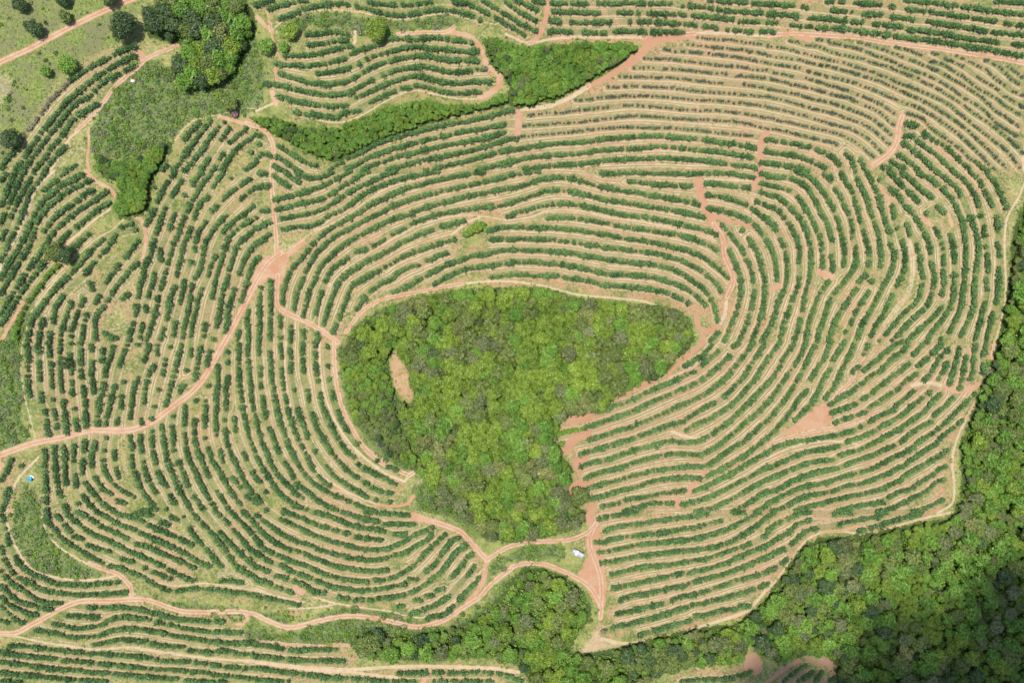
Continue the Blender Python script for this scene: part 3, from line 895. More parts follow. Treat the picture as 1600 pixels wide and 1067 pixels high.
# ---------------------------------------------------------------- materials
class NT:
    def __init__(s, name):
        s.m = bpy.data.materials.new(name); s.m.use_nodes = True; s.t = s.m.node_tree; s.n = s.t.nodes; s.n.clear()
        s.out = s.n.new('ShaderNodeOutputMaterial'); s.b = s.n.new('ShaderNodeBsdfPrincipled')
        s.t.links.new(s.b.outputs[0], s.out.inputs[0]); s.b.inputs['Roughness'].default_value = 0.8
        s.b.inputs['Specular IOR Level'].default_value = 0.25
        s.tc = s.n.new('ShaderNodeNewGeometry').outputs['Position']
    def put(s, sock, v):
        if hasattr(v, 'links') or isinstance(v, bpy.types.NodeSocket): s.t.links.new(v, sock)
        else: sock.default_value = v
    def noise(s, scale, detail=3, rough=0.6, vec=None, dist=0.0):
        n = s.n.new('ShaderNodeTexNoise'); n.inputs['Scale'].default_value = scale; n.inputs['Detail'].default_value = detail
        n.inputs['Roughness'].default_value = rough; n.inputs['Distortion'].default_value = dist
        s.put(n.inputs['Vector'], vec or s.tc); return n.outputs['Fac']
    def ramp(s, v, a, b):
        n = s.n.new('ShaderNodeMapRange'); n.inputs[1].default_value = a; n.inputs[2].default_value = b; n.clamp = True
        n.interpolation_type = 'SMOOTHSTEP'
        s.put(n.inputs[0], v); return n.outputs[0]
    def math(s, op, a, b=0.0, clamp=False):
        n = s.n.new('ShaderNodeMath'); n.operation = op; n.use_clamp = clamp; s.put(n.inputs[0], a); s.put(n.inputs[1], b); return n.outputs[0]
    def mix(s, f, a, b):
        n = s.n.new('ShaderNodeMix'); n.data_type = 'RGBA'; s.put(n.inputs[0], f)
        for sock, v in ((n.inputs[6], a), (n.inputs[7], b)):
            if isinstance(v, tuple): v = v+(1,)
            s.put(sock, v)
        return n.outputs[2]
    def at(s, name, t='GEOMETRY'):
        n = s.n.new('ShaderNodeAttribute'); n.attribute_name = name; n.attribute_type = t; return n.outputs['Fac']
    def bump(s, h, dist, strength=0.6):
        n = s.n.new('ShaderNodeBump'); n.inputs['Strength'].default_value = strength; n.inputs['Distance'].default_value = dist
        s.put(n.inputs['Height'], h); s.t.links.new(n.outputs[0], s.b.inputs['Normal'])

def ground_mat():
    s = NT('ground_soil_and_grass')
    big = s.noise(0.012, 3); mid = s.noise(0.09, 4, 0.65); fine = s.noise(0.7, 4, 0.7); vf = s.noise(2.2, 3, 0.7)
    wob = s.noise(0.35, 3, 0.6)
    grass = s.mix(s.ramp(mid, 0.4, 0.62), (0.15, 0.205, 0.05), (0.29, 0.31, 0.095))
    straw = s.mix(s.ramp(fine, 0.35, 0.65), (0.35, 0.285, 0.13), (0.53, 0.42, 0.23))
    base = s.mix(s.ramp(s.math('ADD', fine, s.math('MULTIPLY', big, 0.6)), 0.72, 1.04), grass, straw)
    dry = s.at('dry')
    dsel = s.math('ADD', s.math('ADD', s.math('MULTIPLY', dry, 0.8), s.math('MULTIPLY', s.math('SUBTRACT', mid, 0.5), 1.4)), s.math('MULTIPLY', s.math('SUBTRACT', fine, 0.5), 1.3))
    dirt = s.mix(s.ramp(mid, 0.38, 0.62), (0.44, 0.30, 0.16), (0.49, 0.275, 0.15))
    dirt = s.mix(s.ramp(vf, 0.5, 0.68), dirt, (0.58, 0.48, 0.33)); dirt = s.mix(s.math('MULTIPLY', s.ramp(s.noise(1.1, 3, 0.7), 0.52, 0.62), 0.7), dirt, (0.20, 0.20, 0.085))
    inr = s.at('inrows')
    base = s.mix(s.math('MULTIPLY', inr, s.ramp(dsel, 0.34, 0.86)), base, dirt)
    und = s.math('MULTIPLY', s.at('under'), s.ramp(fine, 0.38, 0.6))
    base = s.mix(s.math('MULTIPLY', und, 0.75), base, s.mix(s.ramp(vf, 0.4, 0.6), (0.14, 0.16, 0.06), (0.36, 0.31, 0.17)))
    tr = s.math('MULTIPLY', s.at('tread'), s.ramp(s.math('ADD', wob, s.math('MULTIPLY', dry, 0.35)), 0.42, 0.72))
    base = s.mix(s.math('MULTIPLY', tr, 0.85), base, s.mix(s.ramp(fine, 0.4, 0.65), (0.48, 0.32, 0.19), (0.58, 0.43, 0.27)))
    ln = s.math('MULTIPLY', s.at('lines'), s.ramp(s.noise(0.16, 2), 0.40, 0.58))
    base = s.mix(s.math('MULTIPLY', s.at('verge'), s.ramp(s.math('ADD', fine, s.math('MULTIPLY', big, 0.4)), 0.5, 0.75)), base, s.mix(vf, (0.16, 0.19, 0.06), (0.34, 0.31, 0.14)))
    base = s.mix(s.math('MULTIPLY', ln, 0.85), base, (0.70, 0.56, 0.39))
    base = s.mix(s.math('MULTIPLY', s.at('bank'), s.ramp(s.math('ADD', fine, s.math('MULTIPLY', dry, 0.25)), 0.45, 0.7)), base, s.mix(s.ramp(vf, 0.4, 0.6), (0.58, 0.45, 0.27), (0.50, 0.36, 0.21)))
    base = s.mix(s.math('MULTIPLY', s.at('upside'), s.ramp(fine, 0.42, 0.66)), base, s.mix(vf, (0.14, 0.19, 0.05), (0.32, 0.32, 0.12)))
    base = s.mix(s.math('MULTIPLY', s.ramp(s.noise(0.028, 3, 0.6), 0.52, 0.68), s.math('MULTIPLY', inr, 0.35)), base, (0.49, 0.285, 0.17))
    md = s.at('meadow')
    mg = s.mix(s.ramp(fine, 0.35, 0.65), (0.14, 0.195, 0.045), (0.29, 0.33, 0.10))
    mg = s.mix(s.ramp(mid, 0.42, 0.62), mg, (0.22, 0.22, 0.10))
    mg = s.mix(s.ramp(vf, 0.55, 0.75), mg, (0.13, 0.18, 0.05))
    base = s.mix(md, base, mg)
    sc = s.ramp(s.math('ADD', s.at('scrub'), s.math('MULTIPLY', s.math('SUBTRACT', wob, 0.5), 1.4)), 0.4, 0.6)
    base = s.mix(sc, base, s.mix(s.ramp(fine, 0.35, 0.62), (0.075, 0.13, 0.03), (0.21, 0.25, 0.09)))
    tk = s.ramp(s.math('ADD', s.at('track'), s.math('MULTIPLY', s.math('SUBTRACT', fine, 0.5), 0.6)), 0.3, 0.7)
    tcol = s.mix(s.ramp(wob, 0.35, 0.65), (0.55, 0.40, 0.26), (0.60, 0.48, 0.30))
    base = s.mix(s.math('MULTIPLY', tk, 0.9), base, tcol)
    crn = s.math('MULTIPLY', s.at('crown'), s.ramp(s.math('ADD', wob, s.math('MULTIPLY', fine, 0.5)), 0.6, 0.85))
    rd = s.ramp(s.math('ADD', s.at('road'), s.math('ADD', s.math('MULTIPLY', s.math('SUBTRACT', fine, 0.5), 0.9), s.math('MULTIPLY', s.math('SUBTRACT', wob, 0.5), 0.8))), 0.28, 0.72)
    rcol = s.mix(s.ramp(s.math('ADD', mid, s.math('MULTIPLY', vf, 0.2)), 0.45, 0.75), (0.48, 0.255, 0.14), (0.56, 0.375, 0.24))
    rcol = s.mix(s.ramp(s.math('ADD', dry, s.math('MULTIPLY', s.math('SUBTRACT', mid, 0.5), 1.0)), 0.62, 1.05), rcol, (0.48, 0.255, 0.15)); rcol = s.mix(s.math('MULTIPLY', s.ramp(vf, 0.52, 0.7), 0.4), rcol, (0.42, 0.26, 0.16)); rcol = s.mix(s.math('MULTIPLY', s.at('rut'), s.ramp(wob, 0.3, 0.6)), rcol, (0.64, 0.45, 0.325))
    rcol = s.mix(s.math('MULTIPLY', crn, 0.55), rcol, (0.30, 0.25, 0.12))
    base = s.mix(rd, base, rcol)
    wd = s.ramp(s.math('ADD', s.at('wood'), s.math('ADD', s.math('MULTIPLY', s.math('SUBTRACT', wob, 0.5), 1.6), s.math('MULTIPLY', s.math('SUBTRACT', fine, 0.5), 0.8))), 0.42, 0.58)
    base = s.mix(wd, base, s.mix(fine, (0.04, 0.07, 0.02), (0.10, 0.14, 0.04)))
    s.put(s.b.inputs['Base Color'], base); s.b.inputs['Roughness'].default_value = 0.95
    s.b.inputs['Specular IOR Level'].default_value = 0.1
    s.bump(s.math('ADD', fine, s.math('MULTIPLY', vf, 0.6)), 0.6, 0.7)
    return s.m
def leaf_mat(name, cols, var=0.45, trans=0.0):
    """cols: dark, light. tint (per leaf clump) and a random value per tree mix them."""
    s = NT(name)
    tint = s.at('tint'); oi = s.n.new('ShaderNodeObjectInfo')
    n = s.noise(0.45, 4, 0.7)
    f = s.math('ADD', s.math('MULTIPLY', tint, 0.6), s.math('ADD', s.math('MULTIPLY', oi.outputs['Random'], var), s.math('ADD', s.math('MULTIPLY', s.math('SUBTRACT', n, 0.5), 1.3), s.math('MULTIPLY', s.math('SUBTRACT', s.noise(0.05, 3, 0.7), 0.5), 1.3))), True)
    s.put(s.b.inputs['Base Color'], s.mix(f, cols[0], cols[1]))
    s.b.inputs['Roughness'].default_value = 0.45; s.b.inputs['Specular IOR Level'].default_value = 0.45
    tr = s.n.new('ShaderNodeBsdfTranslucent'); s.put(tr.inputs[0], s.mix(0.5, cols[1], (0.2, 0.3, 0.03)))
    mx = s.n.new('ShaderNodeMixShader'); mx.inputs[0].default_value = 0.22
    s.t.links.new(s.b.outputs[0], mx.inputs[1]); s.t.links.new(tr.outputs[0], mx.inputs[2]); s.t.links.new(mx.outputs[0], s.out.inputs[0])
    return s.m
def plain(name, col, rough=0.8, metal=0.0, var=0.15, scale=1.0):
    s = NT(name); n = s.noise(scale, 4)
    s.put(s.b.inputs['Base Color'], s.mix(s.ramp(n, 0.3, 0.7), tuple(c*(1-var) for c in col), tuple(min(1, c*(1+var)) for c in col)))
    s.b.inputs['Roughness'].default_value = rough; s.b.inputs['Metallic'].default_value = metal
    return s.m
M_ground = ground_mat()
M_bark = plain('bark', (0.16, 0.12, 0.08), 0.9)
M_orch = leaf_mat('orchard_leaves', ((0.028, 0.098, 0.028), (0.19, 0.345, 0.10)))
M_orchs = leaf_mat('young_orchard_leaves', ((0.06, 0.10, 0.055), (0.20, 0.25, 0.155)))
M_dry = leaf_mat('dry_hedge_leaves', ((0.22, 0.19, 0.12), (0.42, 0.37, 0.26)))
FOR = [leaf_mat('lime_leaves', ((0.115, 0.195, 0.022), (0.32, 0.44, 0.055))),
       leaf_mat('green_leaves', ((0.075, 0.18, 0.022), (0.265, 0.45, 0.065))),
       leaf_mat('olive_leaves', ((0.10, 0.145, 0.030), (0.27, 0.34, 0.085))),
       leaf_mat('grey_leaves', ((0.11, 0.14, 0.045), (0.30, 0.34, 0.14))),
       leaf_mat('dark_leaves', ((0.04, 0.078, 0.028), (0.13, 0.20, 0.065))),
       leaf_mat('tawny_leaves', ((0.13, 0.16, 0.04), (0.36, 0.38, 0.12)))]

gr_V = np.stack([X.ravel(), Y.ravel(), Z.ravel()], 1)
idx = np.arange(NX*NY).reshape(NY, NX)
gr_Q = np.stack([idx[:-1, :-1], idx[:-1, 1:], idx[1:, 1:], idx[1:, :-1]], -1).reshape(-1, 4)
gm = npmesh('ground', gr_V, gr_Q, [M_ground], smooth=True)
def gattr(name, a, pad=0.0):
    b = np.full((NY, NX), pad, np.float32); b[E:-E, E:-E] = a; attr(gm, name, b)
# dryness of the soil by area: photo px, radius, value
DRY = [(1250,130,330,0.95),(700,400,220,0.75),(1100,330,150,0.85),(560,60,200,0.45),(1450,60,250,0.6),(1500,420,130,0.55),(1350,380,150,0.45),(1350,640,150,0.75),(1000,680,150,0.95),(1100,850,200,0.75),(200,560,180,0.62),(330,300,130,0.5),(60,300,130,0.35),(300,760,200,0.5),(550,850,180,0.6),(200,950,200,0.5),(600,1040,200,0.7),(1250,750,150,0.7),(430,600,120,0.6),(130,130,120,0.4)]
ds = np.zeros((nfy, nfx)); dw = ds+1e-6
XF, YF = np.meshgrid(fx, fy)
for px, py, r, v in DRY:
    x, y = unproj(px, py); w = np.exp(-((XF-x)**2+(YF-y)**2)/(2*(r*0.35*0.6)**2)); ds += w*v; dw += w
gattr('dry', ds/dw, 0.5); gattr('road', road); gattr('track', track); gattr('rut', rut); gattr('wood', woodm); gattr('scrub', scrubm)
SIDE = g1x*(XF-8)+g1y*(YF+25)
gattr('bank', np.clip(1.2-np.abs(D1-1.95)/0.45, 0, 1)*(SIDE < 0)*inrows); gattr('upside', np.clip(1.2-np.abs(D1-2.1)/0.6, 0, 1)*(SIDE > 0)*inrows)
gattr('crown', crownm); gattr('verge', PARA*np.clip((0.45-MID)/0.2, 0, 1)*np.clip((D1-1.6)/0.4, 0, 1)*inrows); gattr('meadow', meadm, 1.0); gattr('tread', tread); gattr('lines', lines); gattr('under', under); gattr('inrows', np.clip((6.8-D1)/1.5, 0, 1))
ground = bpy.data.objects.new('ground', gm); C.objects.link(ground); ground['kind'] = 'structure'

# ---------------------------------------------------------------- leaf clumps
def clumps(cen, nrm, size, flat=0.6, rg=rng, aspect=1.0):
    """one bent diamond quad per centre, facing roughly nrm"""
    n = len(cen)
    nn = nrm+flat*rg.normal(size=(n, 3)); nn /= np.linalg.norm(nn, axis=1)[:, None]+1e-9
    a = np.cross(nn, rg.normal(size=(n, 3))); a /= np.linalg.norm(a, axis=1)[:, None]+1e-9
    b = np.cross(nn, a); s = np.asarray(size).reshape(-1, 1)*(0.7+0.6*rg.random((n, 1)))
    V = np.stack([cen-a*s, cen-b*s*0.62*aspect-nn*s*0.15, cen+a*s, cen+b*s*0.62*aspect-nn*s*0.15], 1).reshape(-1, 3)
    return V, np.arange(4*n).reshape(n, 4)
def cyl(p0, p1, r0, r1, n=6):
    p0 = np.array(p0, float); p1 = np.array(p1, float); ax = p1-p0; ax /= np.linalg.norm(ax)
    u = np.cross(ax, [0.3, 1, 0.2]); u /= np.linalg.norm(u); v = np.cross(ax, u)
    t = np.arange(n)/n*2*math.pi
    ring = lambda p, r: p+r*(np.cos(t)[:, None]*u+np.sin(t)[:, None]*v)
    V = np.vstack([ring(p0, r0), ring(p1, r1)])
    return V, np.array([[i, (i+1) % n, n+(i+1) % n, n+i] for i in range(n)])
def ball(c, r, rg, n=8, m=5):
    t = np.arange(n)/n*2*math.pi; ph = np.linspace(0.15, math.pi-0.15, m)
    V = np.array([[math.sin(p)*math.cos(a), math.sin(p)*math.sin(a), math.cos(p)] for p in ph for a in t])
    V = np.array(c)+V*r*(1+0.12*rg.normal(size=(len(V), 1)))
    Q = [[j*n+i, (j+1)*n+i, (j+1)*n+(i+1) % n, j*n+(i+1) % n] for j in range(m-1) for i in range(n)]
    return V, np.array(Q)
def join(parts):
    V, Q, Mi, o = [], [], [], 0
    for v, q, m in parts: V.append(v); Q.append(q+o); Mi.append(np.full(len(q), m)); o += len(v)
    return np.vstack(V), np.vstack(Q), np.concatenate(Mi)
def treemesh(name, parts, mats, rg):
    V, Q, Mi = join(parts); me = npmesh(name, V, Q, mats)
    me.polygons.foreach_set('material_index', Mi.astype(np.int32)); attr(me, 'tint', rg.random(len(Q)), 'FACE')
    return me
def orchard_mesh(name, rg, mat, n=95, rad=1.0, hgt=2.7, size=0.42):
    """low fruit tree: short trunk, open limbs, ragged crown of reaching leafy shoots"""
    parts = [cyl((0, 0, -0.3), (0.05, 0, hgt*0.45), 0.11, 0.07)+(1,)]
    parts.append(ball((0, 0, hgt*0.50), rad*0.50, rg, 7, 4)+(0,))
    arms = 9+int(rg.integers(0, 4)); C_, D_, S_ = [], [], []
    for k in range(arms):
        a = k/arms*6.283+rg.normal()*0.25; ln = rad*(0.62+0.55*rg.random()); up = 0.15+0.75*rg.random()
        e = np.array([math.cos(a), math.sin(a), 0]); p0 = np.array([0, 0, hgt*0.35])
        tip = e*ln+[0, 0, hgt*(0.55+0.35*up)]
        parts.append(cyl(p0, p0*0.3+tip*0.7, 0.05, 0.02, 4)+(1,))
        m = max(4, n//arms)
        for q in range(m):
            f = 0.25+0.8*(q+rg.random())/m; c = p0*(1-f)+tip*f+rg.normal(size=3)*rad*0.13*(1.35-f)
            C_.append(c); D_.append(e*0.5+[0, 0, 0.75]+rg.normal(size=3)*0.3); S_.append(size*(1.25-0.45*f))
    for q in range(n//5):
        a = rg.random()*6.283; r = rad*0.45*rg.random()**0.5
        C_.append(np.array([math.cos(a)*r, math.sin(a)*r, hgt*(0.8+0.15*rg.random())])); D_.append(rg.normal(size=3)*0.5+[0, 0, 1]); S_.append(size)
    v, q = clumps(np.array(C_), np.array(D_), np.array(S_), 0.5, rg, 0.8); parts.append((v, q, 0))
    return treemesh(name, parts, [mat, M_bark], rg)
def forest_mesh(name, rg, mat, rad=3.4, hgt=9.0, n=560, size=0.62, lobes=9, trunk=True):
    parts = []
    if trunk:
        parts.append(cyl((0, 0, -0.6), (0.2, 0.1, hgt*0.6), 0.3, 0.2, 7)+(1,))
        for k in range(5):
            a = k*1.257+rg.random(); parts.append(cyl((0.1, 0, hgt*0.42), (math.cos(a)*rad*0.7, math.sin(a)*rad*0.7, hgt*0.72), 0.15, 0.06, 5)+(1,))
    lc = [(0, 0, hgt*0.80, rad*0.50)]
    for k in range(lobes):
        a = k/lobes*6.283*1.7+rg.random()*0.7; q = 0.35+0.4*rg.random(); rr = rad*q
        lc.append((rr*math.cos(a), rr*math.sin(a), hgt*(0.80-0.20*q+0.05*rg.normal()), rad*(0.30+0.20*rg.random())))
    for x, y, z, r in lc: parts.append(ball((x, y, z), r*0.68, rg, 8, 5)+(0,))
    L = np.array(lc); w = L[:, 3]**2; L = L[rg.choice(len(lc), n, p=w/w.sum())]
    d = rg.normal(size=(n, 3)); d[:, 2] = np.abs(d[:, 2])*1.2-0.35; d /= np.linalg.norm(d, axis=1)[:, None]
    cen = L[:, :3]+d*L[:, 3:4]*(0.88+0.25*rg.random((n, 1)))
    v, q = clumps(cen, d+np.array([0, 0, 0.25]), size, 0.55, rg); parts.append((v, q, 0))
    return treemesh(name, parts, [mat, M_bark], rg)

def obj(name, me, label=None, cat=None, group=None, kind=None, parent=None):
    o = bpy.data.objects.new(name, me); C.objects.link(o)
    for k, v in (('label', label), ('category', cat), ('group', group), ('kind', kind)):
        if v: o[k] = v
    if parent: o.parent = parent
    return o

# ---------------------------------------------------------------- landmarks used by the labels
LM = [((903,864),'the white-roofed shed'),((430,415),'the broad red crossroads'),((47,747),'the blue tank'),((1195,245),'the red ramp in the northern rows'),
 ((1390,235),'the red ramp by the young trees'),((1110,320),'the red ramp above the central wood'),((1275,655),'the red clearing in the eastern rows'),((1530,605),'the track junction by the eastern wood'),
 ((525,530),'the western tip of the central wood'),((1100,510),'the eastern tip of the central wood'),((660,805),'the road bend at the southern wood tip'),((760,880),'the fork of the southern road'),
 ((205,935),'the small western road fork'),((930,985),'the sandy track corner'),((770,110),'the red loop track by the northern thicket'),((410,35),'the northwestern track end'),
 ((850,45),'the short northern farm road'),((1010,65),'the wide red northern bend'),((810,185),'the red gap in the northern rows'),((220,85),'the fork below the hillside grove'),
 ((175,300),'the track end by the western gully'),((90,397),'the lone dark tree among western rows'),((222,350),'the rows below the western gully'),((895,690),'the red notch in the central wood'),
 ((890,770),'the southern red notch of the wood'),((1065,785),'the short red link between rows'),((1370,60),'the red northeastern road'),((1295,430),'the small bare patch in eastern rows'),
 ((1430,480),'the broad grassy strip in eastern rows'),((350,570),'the bend of the western road'),((100,680),'the western road end'),((325,890),'the bare patch in southwestern rows'),
 ((740,360),'the bright shrub island in the rows'),((540,1005),'the dark trees on the southern road'),((1270,830),'the southeastern track bend'),((1490,780),'the track along the eastern wood'),
 ((430,260),'the track north of the crossroads'),((640,740),'the hooked track end by the wood'),((1180,1035),'the southern orange bare patch'),((590,60),'the hedge above the northern rows')]
ORD = ['nearest', 'second nearest', 'third nearest', 'fourth nearest', 'fifth nearest', 'sixth nearest', 'seventh nearest', 'eighth nearest', 'ninth nearest', 'tenth nearest', 'eleventh nearest', 'twelfth nearest', 'thirteenth nearest', 'fourteenth nearest', 'fifteenth nearest']+[w+' nearest' for w in 'sixteenth seventeenth eighteenth nineteenth twentieth twenty-first twenty-second twenty-third twenty-fourth twenty-fifth twenty-sixth twenty-seventh twenty-eighth twenty-ninth thirtieth'.split()]
lmx, lmy = unproj(np.array([p[0][0] for p in LM]), np.array([p[0][1] for p in LM]))
def pick(xy, cand, total, perlm):
    """share out TOTAL of the candidates: for each landmark its nearest ones, with their true rank"""
    xy = np.asarray(xy); out = {}
    own = np.argmin((xy[cand, 0][:, None]-lmx)**2+(xy[cand, 1][:, None]-lmy)**2, axis=1)
    for r in range(perlm):
        for k in range(len(LM)):
            c = cand[own == k]
            c = c[np.argsort((xy[c, 0]-lmx[k])**2+(xy[c, 1]-lmy[k])**2)]
            if r < len(c) and len(out) < total: out[c[r]] = (k, r)
    return out

# ---------------------------------------------------------------- orchard trees
tx, ty, tk, te = [], [], [], []     # position, kind, is a row end
for k, segs in rows:
    merged = [segs[0]]
    for q in segs[1:]:      # traced gaps narrower than a tree are no gaps
        if np.hypot(*(q[0]-merged[-1][-1])) < 10 and len(q) > 1 and len(merged[-1]) > 1: merged[-1] = np.vstack([merged[-1], q])
        else: merged.append(q)
    segs = merged
    step = {'f': 1.6, 's': 1.45, 'g': 2.0, 'b': 2.2}[k]/0.35
    for s in segs:
        hh = {'f': 1.7, 's': 0.9, 'g': 1.3, 'b': 1.6}[k]
        c = catmull(s, 1.0)
        if len(c) > 1:
            L = np.concatenate([[0], np.cumsum(np.hypot(*np.diff(c, axis=0).T))])
            n = max(2, int(round(L[-1]/step))+1); t = np.linspace(0, L[-1], n)
            t[1:-1] += rng.normal(size=n-2)*0.7
            c = np.stack([np.interp(t, L, c[:, 0]), np.interp(t, L, c[:, 1])], 1)
        x, y = unproj(c[:, 0], c[:, 1], hh)
        x = x+rng.normal(size=len(x))*0.18; y = y+rng.normal(size=len(y))*0.18
        for j in range(len(c)):
            end = j in (0, len(c)-1)
            if not end and rng.random() < 0.018: continue
            tx.append(x[j]); ty.append(y[j]); tk.append(k); te.append(end)
tx = np.array(tx); ty = np.array(ty); tk = np.array(tk); te = np.array(te)
# drop doubles where traced pieces meet
keep = np.ones(len(tx), bool); order = np.argsort(tx)
xs = tx[order]; ys = ty[order]
for a in range(len(xs)):
    if not keep[order[a]]: continue
    b = a+1
    while b < len(xs) and xs[b]-xs[a] < 1.15:
        if (xs[b]-xs[a])**2+(ys[b]-ys[a])**2 < 1.15**2: keep[order[b]] = False
        b += 1
tx, ty, tk, te = tx[keep], ty[keep], tk[keep], te[keep]
NT_ = len(tx)
# traced pieces that meet are no row ends
for i in np.where(te)[0]:
    if ((tx-tx[i])**2+(ty-ty[i])**2 < 3.1**2).sum() > 2: te[i] = False
vis = (np.abs(tx) < 268) & (np.abs(ty) < 178)
base = np.where(tk == 's', 0.82, np.where(tk == 'g', 1.2, np.where(tx < -60, 1.33, 1.36)))
sc = base*np.clip(rng.normal(1, 0.15, NT_), 0.6, 1.4)
# slow variation in vigour along the slopes
sc *= 1+0.10*np.sin(tx/13+ty/19)*np.cos(ty/11-tx/29)
NV = 8
o_mesh = [orchard_mesh('orchard_tree', np.random.default_rng(100+i), M_orch, 120, 1.18, 1.75, 0.30) for i in range(NV)]
o_mesh += [orchard_mesh('orchard_tree', np.random.default_rng(120+i), M_orchs, 70, 1.1, 1.7, 0.30) for i in range(4)]
o_mesh += [orchard_mesh('orchard_tree', np.random.default_rng(130+i), M_dry, 80, 1.15, 1.6, 0.34) for i in range(2)]
o_mesh += [orchard_mesh('orchard_tree', np.random.default_rng(140+i), FOR[1], 90, 1.15, 1.6, 0.34) for i in range(2)]
var = np.where(tk == 's', 8+rng.integers(0, 4, NT_), np.where(tk == 'g', 12+rng.integers(0, 2, NT_), np.where(tk == 'b', 14+rng.integers(0, 2, NT_), rng.integers(0, NV, NT_))))
tz = terr(tx, ty); rot = rng.random(NT_)*6.283
cand = np.where(te & vis)[0]
sel = pick(np.stack([tx, ty], 1), cand, 300, 14)
for v in range(16):      # every variety has a tree of its own
    if not any(var[i] == v for i in sel):
        i = [i for i in sel if tk[i] == 'f'][v]; var[i] = v
coll_o = bpy.data.collections.new('orchard'); C.children.link(coll_o)
first = {}
for i in sorted(sel, key=lambda i: var[i]): first.setdefault(var[i], i)
seq = [first[v] for v in range(16)]+[i for i in sel if i not in set(first.values())]
look = {'f': ['deep green orchard tree', 'bushy dark green orchard tree'], 's': ['small grey-green young orchard tree', 'small pale young orchard tree'], 'g': ['dry greyish hedge tree'], 'b': ['bright green bushy tree']}
for n, i in enumerate(seq):
    k, r = sel[i]
    o = bpy.data.objects.new('orchard_tree', o_mesh[var[i]]); (coll_o if n < 16 else C).objects.link(o)
    sc[i] = base[i]*1.12
    o.location = (tx[i], ty[i], tz[i]+0.2); o.rotation_euler = (0, 0, rot[i]); o.scale = (sc[i],)*3
    kk = tk[i]; big = look[kk][0]
    o['label'] = f"{big} ending its row, {ORD[r]} row-end tree to {LM[k][1]}"
    if len(o['label'].split()) > 15: o['label'] = f"orchard tree ending its row, {ORD[r]} row-end tree to {LM[k][1]}"
    if len(o['label'].replace('-', ' ').split()) > 16: o['label'] = f"{ORD[r]} row-end orchard tree to {LM[k][1]}"
    o['category'] = 'fruit tree'; o['group'] = 'orchard trees in contour rows'

def scatter(name, coll, X_, Y_, Z_, S_, A_, I_, cat):
    """one object of many plants: points that carry copies of the plants in COLL"""
    me = bpy.data.meshes.new(name); me.vertices.add(len(X_))
    me.vertices.foreach_set('co', np.stack([X_, Y_, Z_], 1).astype(np.float32).ravel())
    attr(me, 'pick', np.asarray(I_, np.int32), 'POINT', 'INT'); attr(me, 'size', S_); attr(me, 'turn', A_)
    o = obj(name, me, kind='stuff')
    g = bpy.data.node_groups.new(name, 'GeometryNodeTree')
    g.interface.new_socket('Geometry', in_out='INPUT', socket_type='NodeSocketGeometry')
    g.interface.new_socket('Geometry', in_out='OUTPUT', socket_type='NodeSocketGeometry')
    N = g.nodes; L = g.links
    gi = N.new('NodeGroupInput'); go = N.new('NodeGroupOutput'); ip = N.new('GeometryNodeInstanceOnPoints')
    ci = N.new('GeometryNodeCollectionInfo'); ci.inputs['Collection'].default_value = coll; ci.inputs['Separate Children'].default_value = True; ci.inputs['Reset Children'].default_value = True
    def na(n, t):
        a = N.new('GeometryNodeInputNamedAttribute'); a.data_type = t; a.inputs['Name'].default_value = n; return a.outputs['Attribute']
    cx = N.new('ShaderNodeCombineXYZ'); cr = N.new('ShaderNodeCombineXYZ')
    L.new(na('turn', 'FLOAT'), cr.inputs[2]); s = na('size', 'FLOAT')
    for q in range(3): L.new(s, cx.inputs[q])
    L.new(gi.outputs[0], ip.inputs['Points']); L.new(ci.outputs[0], ip.inputs['Instance']); ip.inputs['Pick Instance'].default_value = True
    L.new(na('pick', 'INT'), ip.inputs['Instance Index']); L.new(cr.outputs[0], ip.inputs['Rotation']); L.new(cx.outputs[0], ip.inputs['Scale'])
    L.new(ip.outputs[0], go.inputs[0])
    md = o.modifiers.new('plants', 'NODES'); md.node_group = g
    return o
rest = np.array([i for i in range(NT_) if i not in sel])
scatter('orchard_trees', coll_o, tx[rest], ty[rest], tz[rest]+0.2, sc[rest], rot[rest], var[rest], 'orchard')
print('ORCHARD', NT_, 'ends', len(cand), 'selected', len(sel))

# ---------------------------------------------------------------- woods
def inside(poly, x, y):
    c = np.zeros(len(x), bool); n = len(poly)
    for k in range(n):
        xa, ya = poly[k]; xb, yb = poly[(k+1) % n]
        if ya == yb: continue
        cc = (y >= min(ya, yb)) & (y < max(ya, yb)); c ^= cc & (x < xa+(y-ya)*(xb-xa)/(yb-ya))
    return c
def vnoise(x, y, s, seed):
    r = np.random.default_rng(seed); g = r.random((64, 64)); u = (x/s) % 63; v = (y/s) % 63
    i = u.astype(int); j = v.astype(int); a = u-i; b = v-j; a = a*a*(3-2*a); b = b*b*(3-2*b)
    return (g[j, i]*(1-a)*(1-b)+g[j, i+1]*a*(1-b)+g[j+1, i]*(1-a)*b+g[j+1, i+1]*a*b)
SPEC = {'central wood': dict(r=(1.4, 4.5), p=(0.38, 0.20, 0.22, 0.13, 0.01, 0.06), h=1.0), 'eastern wood': dict(r=(1.4, 4.7), p=(0.17, 0.42, 0.19, 0.10, 0.10, 0.02), h=1.0),
        'low western scrubwood': dict(r=(0.8, 2.3), p=(0.22, 0.26, 0.28, 0.20, 0.03, 0.01), h=0.45, f=0.72),
        'hillside grove': dict(r=(2.6, 5.0), p=(0.10, 0.35, 0.15, 0.0, 0.40, 0.0), h=1.0), 'northern thicket': dict(r=(0.9, 2.5), p=(0.22, 0.66, 0.06, 0.03, 0.03, 0), h=0.6),
        'gully thicket': dict(r=(0.8, 1.9), p=(0.18, 0.76, 0.04, 0.0, 0.02, 0), h=0.55), 'western gully': dict(r=(1.1, 2.6), p=(0.30, 0.60, 0.03, 0.0, 0.07, 0), h=0.6)}
